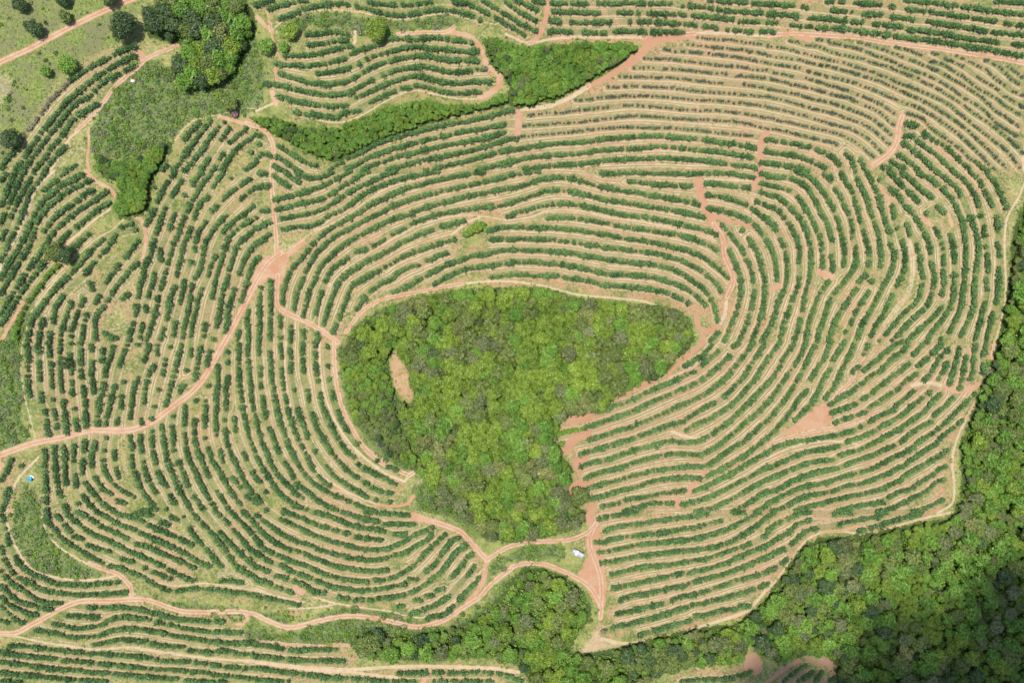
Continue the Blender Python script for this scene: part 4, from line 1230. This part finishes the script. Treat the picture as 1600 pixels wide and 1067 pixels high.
F_x, F_y, F_r, F_k, F_w = [], [], [], [], []
clear = P("614,545 622,550 626,560 636,572 640,582 640,598 642,606 650,614 643,628 642,636 634,628 622,618 613,600 609,580 607,565")
cxx, cyy = unproj(clear[:, 0], clear[:, 1], 0); clear = np.stack([cxx, cyy], 1)
for wname, poly in WOODS.items():
    sp = SPEC[wname]; hh = 6.0*sp['h']
    x, y = unproj(poly[:, 0], poly[:, 1], hh); pw = np.stack([x, y], 1)
    n = 16000 if wname in ('central wood', 'eastern wood') else 3500
    X_ = rng.uniform(x.min(), x.max(), n); Y_ = rng.uniform(y.min(), y.max(), n)
    ok = inside(pw, X_, Y_)
    X_ = X_[ok]; Y_ = Y_[ok]
    r = sp['r'][0]+(sp['r'][1]-sp['r'][0])*rng.random(len(X_))**1.4
    order = np.argsort(-r[:len(r)//3]); order = np.concatenate([order, np.arange(len(r)//3, len(r))])
    px_, py_, pr_ = [], [], []
    # stay inside: distance to the outline at least half a crown
    A_ = pw; B_ = np.roll(pw, -1, 0)
    for i in order:
        q = np.array([X_[i], Y_[i]]); ab = B_-A_; t = np.clip(((q-A_)*ab).sum(1)/((ab**2).sum(1)+1e-9), 0, 1)
        if np.min(np.hypot(*(A_+ab*t[:, None]-q).T)) < r[i]*0.75: continue
        if wname == 'central wood':
            if inside(clear, q[:1], q[1:])[0]: continue
            ca = clear; cb = np.roll(clear, -1, 0); ab = cb-ca; tt = np.clip(((q-ca)*ab).sum(1)/((ab**2).sum(1)+1e-9), 0, 1)
            if np.min(np.hypot(*(ca+ab*tt[:, None]-q).T)) < r[i]*0.8: continue
        if px_:
            d = np.hypot(np.array(px_)-q[0], np.array(py_)-q[1])
            if (d < sp.get('f', 0.54)*(np.array(pr_)+r[i])).any(): continue
        px_.append(q[0]); py_.append(q[1]); pr_.append(r[i])
    px_ = np.array(px_); py_ = np.array(py_)
    u = 0.60*vnoise(px_, py_, 17, 3)+0.55*rng.random(len(px_))-0.08
    u = np.argsort(np.argsort(u))/len(u)
    kk = np.searchsorted(np.cumsum(sp['p']), u); kk = np.minimum(kk, 5)
    F_x += list(px_); F_y += list(py_); F_r += pr_; F_k += list(kk); F_w += [wname]*len(px_)
F_x, F_y, F_r, F_k, F_w = map(np.array, (F_x, F_y, F_r, F_k, F_w))
# keep the trees off the inside of the clearing and the tracks
vf_ = [forest_mesh('forest_tree', np.random.default_rng(200+10*k+v), FOR[k], 1.0*3.4, 6.8, 950, 0.40 if k != 3 else 0.34, 11+v*4) for k in range(6) for v in range(3)]
F_v = F_k*3+rng.integers(0, 3, len(F_k)); F_s = F_r/3.4; F_rot = rng.random(len(F_k))*6.283
fh = np.array([SPEC[w]['h'] for w in F_w]); F_z = terr(F_x, F_y)-0.3
F_z = F_z+np.where(F_s < 0.8, (0.8-F_s)*4.5*fh, 0)       # small crowns still reach up towards the canopy
visF = (np.abs(F_x) < 262) & (np.abs(F_y) < 172)
big = np.where(visF)[0]; big = big[np.argsort(-F_r[big])][:300]
coll_f = bpy.data.collections.new('wood'); C.children.link(coll_f)
KN = ['lime green', 'fresh green', 'olive', 'grey-green', 'very dark green', 'tawny yellow-green']
firstf = {}
for i in big: firstf.setdefault(F_v[i], i)
for v in range(18):
    if v not in firstf:
        c = [i for i in big if F_v[i] != v and sum(F_v[big] == F_v[i]) > 3 and i not in firstf.values()]
        F_v[c[0]] = v; F_k[c[0]] = v//3; firstf[v] = c[0]
seqf = [firstf[v] for v in range(18)]+[i for i in big if i not in set(firstf.values())]
FLM = [((905,864),'the white shed'),((620,595),'the bare clearing'),((530,530),'the western red junction'),((1095,500),'the eastern red loop'),((895,700),'the red notch'),((660,800),'the southern road bend'),
 ((800,450),'the northern wood edge'),((1000,475),'the grey dead brush'),((760,870),'the road fork'),((1530,605),'the eastern track junction'),((1500,760),'the eastern grass verge'),((1270,845),'the southeastern track bend'),
 ((1600,340),'the northeastern wood tip'),((1180,1035),'the orange bare patch'),((930,985),'the sandy track corner'),((1300,1035),'the bare turning area'),((700,970),'the lower farm road'),((545,1010),'the southern row ends'),
 ((1005,65),'the wide red bend'),((790,60),'the northern farm track'),((220,85),'the grove road fork'),((400,30),'the northwestern track end'),((420,195),'the gully head'),((175,300),'the gully track end'),((1450,950),'the middle of the eastern wood'),((800,600),'the middle of the central wood'),((520,245),'the gully tip'),((1400,830),'the southern row corner'),((890,640),'the southern tip of bare soil'),((1600,1060),'the shaded wood corner')]
fl = np.array([unproj(p[0], p[1]) for p, _ in FLM])
size_n = {}
lab = {}
for k in range(6):
    c = np.where((F_k == k))[0]
    own = np.argmin((F_x[c][:, None]-fl[:, 0])**2+(F_y[c][:, None]-fl[:, 1])**2, axis=1)
    for j in range(len(FLM)):
        cc = c[own == j]; cc = [i for i in cc if i in set(big)]
        cc.sort(key=lambda i: (F_x[i]-fl[j, 0])**2+(F_y[i]-fl[j, 1])**2)
        for r, i in enumerate(cc): lab[i] = (k, j, r)
for n, i in enumerate(seqf):
    o = bpy.data.objects.new('forest_tree', vf_[F_v[i]]); (coll_f if n < 18 else C).objects.link(o)
    o.location = (F_x[i], F_y[i], F_z[i]); o.rotation_euler = (0, 0, F_rot[i]); o.scale = (F_s[i], F_s[i], F_s[i]*fh[i]**0.5)
    k, j, r = lab.get(i, (F_k[i], 0, 0))
    o['label'] = f"large {KN[k]} crown in the {F_w[i]}, {ORD[min(r, 29)].replace(' nearest', ' such')} from {FLM[j][1]}".replace('nearest from', 'the one nearest')
    if len(o['label'].replace('-', ' ').split()) > 16: o['label'] = f"large {KN[k]} wood crown, {ORD[min(r, 29)].replace(' nearest', ' such')} from {FLM[j][1]}".replace('nearest from', 'nearest')
    o['category'] = 'tree'; o['group'] = 'broad-leaved trees of the woods'
restf = np.array(sorted(set(range(len(F_x)))-set(big.tolist())))
scatter('forest_trees', coll_f, F_x[restf], F_y[restf], F_z[restf], F_s[restf], F_rot[restf], F_v[restf], 'wood')
print('FOREST', len(F_x), {w: int((F_w == w).sum()) for w in SPEC})

# ---------------------------------------------------------------- undergrowth, scrub and tufts: ground cover
def cover(name, polys, dens, rr, col_mats, per=14, hmul=0.7, size=0.4, h=0.0, mask=None, probs=None, lift=0.1, jit=0.0):
    cx_, cy_ = [], []
    for poly in polys:
        x, y = unproj(poly[:, 0], poly[:, 1], h); a = (x.max()-x.min())*(y.max()-y.min()); n = int(a*dens)
        X_ = rng.uniform(x.min(), x.max(), n); Y_ = rng.uniform(y.min(), y.max(), n); ok = inside(np.stack([x, y], 1), X_, Y_)
        cx_.append(X_[ok]); cy_.append(Y_[ok])
    x = np.concatenate(cx_); y = np.concatenate(cy_)
    x = x+rng.normal(size=len(x))*jit; y = y+rng.normal(size=len(y))*jit
    if mask is not None: ok = mask(x, y); x, y = x[ok], y[ok]
    n = len(x); r = rr[0]+(rr[1]-rr[0])*rng.random(n)**2
    c = np.stack([x, y, terr(x, y)+lift], 1)
    d = rng.normal(size=(n, per, 3)); d[..., 2] = np.abs(d[..., 2]); d /= np.linalg.norm(d, axis=2)[..., None]
    cen = c[:, None]+d*r[:, None, None]*(0.55+0.45*rng.random((n, per, 1)))*np.array([1, 1, hmul])
    V, Q = clumps(cen.reshape(-1, 3), (d+[0, 0, 0.5]).reshape(-1, 3), np.repeat(np.minimum(size, r*0.6), per), 0.7)
    me = npmesh(name, V, Q, col_mats)
    mi = rng.choice(len(col_mats), n, p=probs); me.polygons.foreach_set('material_index', np.repeat(mi, per).astype(np.int32))
    attr(me, 'tint', np.clip(np.repeat(rng.random(n), per)*0.8+rng.random(n*per)*0.4-0.1, 0, 1), 'FACE')
    o = obj(name, me, kind='stuff'); print(name, n); return o
def samp(arr, x, y):
    i = np.clip(((x-fx[0])/SP).astype(int), 0, nfx-1); j = np.clip(((y-fy[0])/SP).astype(int), 0, nfy-1); return arr[j, i]
M_scr1 = leaf_mat('scrub_leaves', ((0.06, 0.14, 0.03), (0.20, 0.32, 0.08)))
M_scr2 = leaf_mat('pale_scrub', ((0.16, 0.19, 0.09), (0.33, 0.34, 0.20)))
M_straw = leaf_mat('straw', ((0.34, 0.30, 0.15), (0.68, 0.60, 0.38)))
M_weed = leaf_mat('weeds', ((0.12, 0.19, 0.045), (0.27, 0.34, 0.10)))
offroad = lambda x, y: (samp(road, x, y) < 0.3) & (samp(track, x, y) < 0.4)
cover('undergrowth', list(WOODS.values()), 0.34, (0.9, 2.4), [FOR[1], FOR[2], FOR[0]], 22, 1.0, 0.5, 4.0, lambda x, y: offroad(x, y) & (samp(woodm, x, y) > 0.95), [0.45, 0.3, 0.25], 1.2)
cover('wood_edge_scrub', list(WOODS.values()), 0.25, (0.4, 1.3), [FOR[1], FOR[2], FOR[0]], 14, 0.9, 0.4, 3.0, offroad, [0.5, 0.3, 0.2], 0.1, 2.6)
cover('scrub', SCRUB, 0.30, (0.35, 1.9), [M_scr1, M_scr2, FOR[0], FOR[4]], 12, 0.8, 0.38, 0, offroad, [0.48, 0.36, 0.10, 0.06], 0.1, 2.2)
cover('bushes', SCRUB, 0.10, (0.8, 2.9), [M_scr1, FOR[1], FOR[0], FOR[2], M_scr2], 60, 0.8, 0.42, 0, offroad, [0.26, 0.34, 0.10, 0.18, 0.12], 0.1, 1.8)
cover('meadow_bushes', [MEADOW, MEADOW2], 0.010, (0.5, 1.6), [M_scr1, FOR[2], FOR[4]], 40, 0.8, 0.4, 0, offroad)
cover('meadow_grass', [MEADOW, MEADOW2], 0.5, (0.2, 0.7), [M_scr2, M_scr1, M_straw, M_weed], 5, 0.6, 0.28, 0, offroad, [0.40, 0.22, 0.20, 0.18])
FRAME = P("-20,-20 1620,-20 1620,1090 -20,1090")
def tuftmask(x, y):
    return (samp(D1, x, y) < 6) & (samp(road, x, y) < 0.25) & (samp(track, x, y) < 0.3) & (samp(woodm, x, y) < 0.3) & (samp(tread, x, y) < 0.35) & (rng.random(len(x)) < 0.25+0.9*vnoise(x, y, 9, 8))
cover('row_weeds', [FRAME], 0.95, (0.18, 0.7), [M_straw, M_weed, M_scr2], 5, 0.6, 0.24, 0, tuftmask, [0.42, 0.36, 0.22])

# ---------------------------------------------------------------- trees standing alone, shrubs
def lone(px, py, rad, kind, label, name='lone_tree', hmul=0.72, cat='tree', group=None):
    rg = np.random.default_rng(int(px*7+py)); hgt = rad*2.0*hmul
    x, y = unproj(px, py, hgt*0.7); z = float(terr(x, y))
    e = obj(name, None, label, cat, group); e.location = (float(x), float(y), z); e.rotation_euler = (0, 0, rg.random()*6)
    V, Q, Mi = join([cyl((0, 0, -0.5), (0.15, 0.1, hgt*0.62), rad*0.10, rad*0.06, 8)+(0,)]+[cyl((0.1, 0, hgt*0.4), (math.cos(a)*rad*0.6, math.sin(a)*rad*0.6, hgt*0.7), rad*0.045, rad*0.02, 5)+(0,) for a in (0.3, 1.5, 2.9, 4.1, 5.3)])
    obj('trunk', npmesh('trunk', V, Q, [M_bark]), parent=e)
    obj('crown', forest_mesh('crown', rg, FOR[kind], rad, hgt, int(330+40*rad*rad), 0.5, 12, False), parent=e)
    return e
lone(52,44,4.4,4,'dark round tree beside the pink farm road in the northwest meadow')
lone(101,27,3.4,2,'small olive tree at the upper verge of the farm road')
lone(30,8,4.0,4,'dark tree at the top edge of the northwest meadow')
lone(97,0,3.6,4,'dark tree cut by the top edge above the farm road')
lone(172,0,3.6,4,'dark tree cut by the top edge beside the farm road')
lone(193,42,7.2,4,'biggest dark tree at the corner of the hillside grove')
lone(104,103,4.8,1,'mid green tree on the meadow beside the dry hedge')
lone(72,112,2.9,1,'small green tree on the meadow left of a larger one')
lone(15,217,5.2,4,'very dark tree at the left edge by the dry hedge')
lone(84,394,5.0,2,'olive half of the tree pair among western rows')
lone(103,400,4.6,4,'dark half of the tree pair among western rows')
lone(415,72,4.4,1,'round green tree at the western end of the northern rows')
lone(442,73,2.8,1,'small round green tree beside the northern row ends')
lone(452,48,4.4,0,'rounded light green tree in the hedge above the short rows')
lone(590,45,6.0,0,'broad bright green tree in the hedge above the northern rows')
lone(360,162,4.4,2,'olive tree beside the pink-flowering shrub')
lone(577,1005,6.4,2,'broad grey-olive tree at the end of the southern rows')
lone(588,993,4.2,4,'dark tree behind the broad olive tree at the southern rows')
lone(660,1001,3.8,4,'dark tree below the lower farm road')
lone(1047,1035,5.5,2,'dark olive tree beside the southern orange patch')
lone(905,775,5.0,2,'brown-olive tree in the red notch at the wood edge')
lone(100,567,3.4,4,'dark round tree at the left edge scrub')
for px, py, r in ((735,360,2.4),(745,356,2.8),(754,352,2.2),(728,366,1.8),(760,358,1.6)):
    lone(px, py, r, 0 if px % 2 else 1, None, 'shrub', 0.7, 'shrub')['label'] = {735:'bright shrub second from left in the shrub island',745:'largest bright shrub in the shrub island',754:'bright shrub second from right in the shrub island',728:'leftmost shrub in the shrub island',760:'rightmost shrub in the shrub island'}[px]
M_pink = leaf_mat('pink_flowers', ((0.19, 0.09, 0.10), (0.40, 0.24, 0.25)))
FOR.append(M_pink)
lone(366,178,1.8,6,'pink-flowering shrub at the top of the western rows','flowering_shrub',0.7,'shrub')

# ---------------------------------------------------------------- shed, tank, sheets
def boxv(x0, x1, y0, y1, z0, z1):
    V = np.array([[x, y, z] for z in (z0, z1) for y in (y0, y1) for x in (x0, x1)], float)
    return V, np.array([[0, 2, 3, 1], [4, 5, 7, 6], [0, 1, 5, 4], [2, 6, 7, 3], [0, 4, 6, 2], [1, 3, 7, 5]])
def boxes(name, L, mats, parent, idx=None):
    V, Q, Mi = join([boxv(*b)+(0,) for b in L]); return obj(name, npmesh(name, V, Q, mats), parent=parent)
def roofsheet(name, x0, x1, y0, y1, zl, zr, mat, parent, pitch=0.19, th=0.03):
    """corrugated sheet sloping along x"""
    n = int((x1-x0)/0.05); xs_ = np.linspace(x0, x1, n+1); zz = 0.03*np.cos((xs_-x0)/pitch*2*math.pi)
    V = []; 
    for y, z in ((y0, zl), (y1, zr)):
        for s in (0, th): V.append(np.stack([xs_, np.full(n+1, y), z+zz+s], 1))
    V = np.vstack(V); m = n+1; Q = []
    for i in range(n):
        a, b, c, d = i, i+m, i+2*m, i+3*m
        Q += [[b, b+1, d+1, d], [a, c, c+1, a+1], [a, a+1, b+1, b], [c, d, d+1, c+1]]
    Q += [[0, m, 3*m, 2*m], [n, 2*m+n, 3*m+n, m+n]]
    return obj(name, npmesh(name, V, np.array(Q), [mat], smooth=False), parent=parent)
M_roofg = plain('grey_sheet_metal', (0.50, 0.50, 0.54), 0.5, 0.2, 0.08); M_roofw = plain('white_sheet_metal', (0.86, 0.86, 0.84), 0.45, 0.0, 0.04)
M_wall = plain('weathered_boards', (0.30, 0.26, 0.22), 0.9); M_door = plain('door_boards', (0.20, 0.16, 0.13), 0.8)
x, y = unproj(903, 864.5, 2.3)
sh = obj('shed', None, 'small shed with grey and white sheet-metal roof beside the red road junction', 'shed'); sh.location = (float(x), float(y), float(terr(x, y))); sh.rotation_euler = (0, 0, R(-28))
boxes('wall', [(-2.9, 2.9, -1.25, -1.15, -0.3, 2.2), (-2.9, 2.9, 1.15, 1.25, -0.3, 2.45), (-2.9, -2.8, -1.149, 1.149, -0.3, 2.2), (2.8, 2.9, -1.149, 1.149, -0.3, 2.2)], [M_wall], sh)
r1 = roofsheet('roof', -3.2, -1.32, -1.5, 1.5, 2.25, 2.6, M_roofg, sh); r1['label'] = 'grey roof sheet at the upper end'
r2 = roofsheet('roof', -1.30, 0.0, -1.5, 1.5, 2.30, 2.65, M_roofw, sh); r2['label'] = 'clean white middle roof sheet'
r3 = roofsheet('roof', 0.02, 3.2, -1.5, 1.5, 2.25, 2.6, M_roofg, sh); r3['label'] = 'long grey roof sheet'
d = boxes('door', [(0.4, 1.3, -1.30, -1.255, 0.0, 1.95)], [M_door], sh); boxes('handle', [(1.15, 1.2, -1.36, -1.302, 0.95, 1.1)], [M_roofg], d)
M_blue = plain('blue_plastic', (0.02, 0.36, 0.62), 0.25, 0.0, 0.1); M_white = plain('white_plastic', (0.85, 0.82, 0.84), 0.5, 0.0, 0.05); M_red = plain('red_plastic', (0.6, 0.1, 0.08), 0.5)
def lathe(prof, n=24):
    V = np.array([[r*math.cos(t), r*math.sin(t), z] for r, z in prof for t in np.arange(n)/n*2*math.pi])
    Q = [[j*n+i, j*n+(i+1) % n, (j+1)*n+(i+1) % n, (j+1)*n+i] for j in range(len(prof)-1) for i in range(n)]
    return V, np.array(Q)
x, y = unproj(46.5, 748, 1.0)
tank = obj('water_tank', None, 'round bright blue tank in scrub below the western road', 'water tank'); tank.location = (float(x), float(y), float(terr(x, y)))
v, q = lathe([(1.0, -0.2), (1.05, 0.0), (1.15, 1.2), (1.21, 1.22), (1.21, 1.30)]); obj('body', npmesh('body', v, q, [M_blue], smooth=True), parent=tank)
v, q = lathe([(1.25, 1.24), (1.25, 1.34), (1.05, 1.45), (0.7, 1.56), (0.3, 1.60), (0.29, 1.68), (0.01, 1.69)]); obj('lid', npmesh('lid', v, q, [M_blue], smooth=True), parent=tank)
def sheet(px, py, w, l, mat, label, name='plastic_sheet', cat='sheet', rotz=0.0, h=0.35):
    x, y = unproj(px, py, 0.2); n = 12; u = np.linspace(-1, 1, n); U, W = np.meshgrid(u, u)
    rg = np.random.default_rng(int(px)); zz = h*(1-0.5*(U**2+W**2))+0.12*rg.normal(size=U.shape)
    up = np.stack([U*l/2*(1+0.1*W), W*w/2*(1-0.15*U*U), zz+0.1], -1).reshape(-1, 3); lo = up-[0, 0, 0.04]
    V = np.vstack([up, lo]); k = np.arange(n*n).reshape(n, n); A = np.stack([k[:-1, :-1], k[:-1, 1:], k[1:, 1:], k[1:, :-1]], -1).reshape(-1, 4)
    Q = [A, A[:, ::-1]+n*n]; rim = np.concatenate([k[0, :], k[1:, -1], k[-1, -2::-1], k[-2:0:-1, 0]]); m = len(rim)
    Q.append(np.array([[rim[i], rim[i]+n*n, rim[(i+1) % m]+n*n, rim[(i+1) % m]] for i in range(m)]))
    o = obj(name, npmesh(name, V, np.vstack(Q), [mat], smooth=True), label, cat); o.location = (float(x), float(y), float(terr(x, y))); o.rotation_euler = (0, 0, rotz); return o
sheet(50, 745, 1.3, 2.4, M_white, 'crumpled white sheet lying beside the blue tank', rotz=-0.5)
sheet(207.5, 127, 1.6, 2.2, M_white, 'crumpled white sheet in scrub below the hillside fork')
sheet(208.5, 124.5, 0.7, 1.1, M_red, 'small red sheet lying against the white sheet', rotz=1.0)

# ---------------------------------------------------------------- the cloud whose shade lies on the south-eastern wood
CA = 2600.0
def shade_at(px, py):
    x, y = unproj(px, py); p = Vector((float(x), float(y), 0)); return p+SUN*(CA/SUN.z)
rg = np.random.default_rng(5); parts = []
c0 = shade_at(1600, 1150); ax = (shade_at(1600, 935)-shade_at(1330, 1040)).normalized(); ay = Vector((-ax.y, ax.x, 0))
for i in range(46):
    u = rg.uniform(-130, 150); w = rg.uniform(-95, -10); r = rg.uniform(22, 34)
    w = min(w, 48-r-8+6*math.sin(u/23))
    c = shade_at(1465, 988)+ax*u+ay*(w+16)
    V, Q = ball((c.x, c.y, CA+rg.uniform(0, 25)), r, rg, 14, 9); parts.append((V, Q, 0))
V, Q, Mi = join(parts)
cm = NT('thin_cloud'); s_t = cm.n.new('ShaderNodeBsdfTransparent'); s_m = cm.n.new('ShaderNodeMixShader'); s_m.inputs[0].default_value = 0.62
cm.b.inputs['Base Color'].default_value = (0.9, 0.9, 0.9, 1)
cm.t.links.new(s_t.outputs[0], s_m.inputs[1]); cm.t.links.new(cm.b.outputs[0], s_m.inputs[2]); cm.t.links.new(s_m.outputs[0], cm.out.inputs[0])
cl = obj('cloud', npmesh('cloud', V, Q, [cm.m], smooth=True), kind='structure')
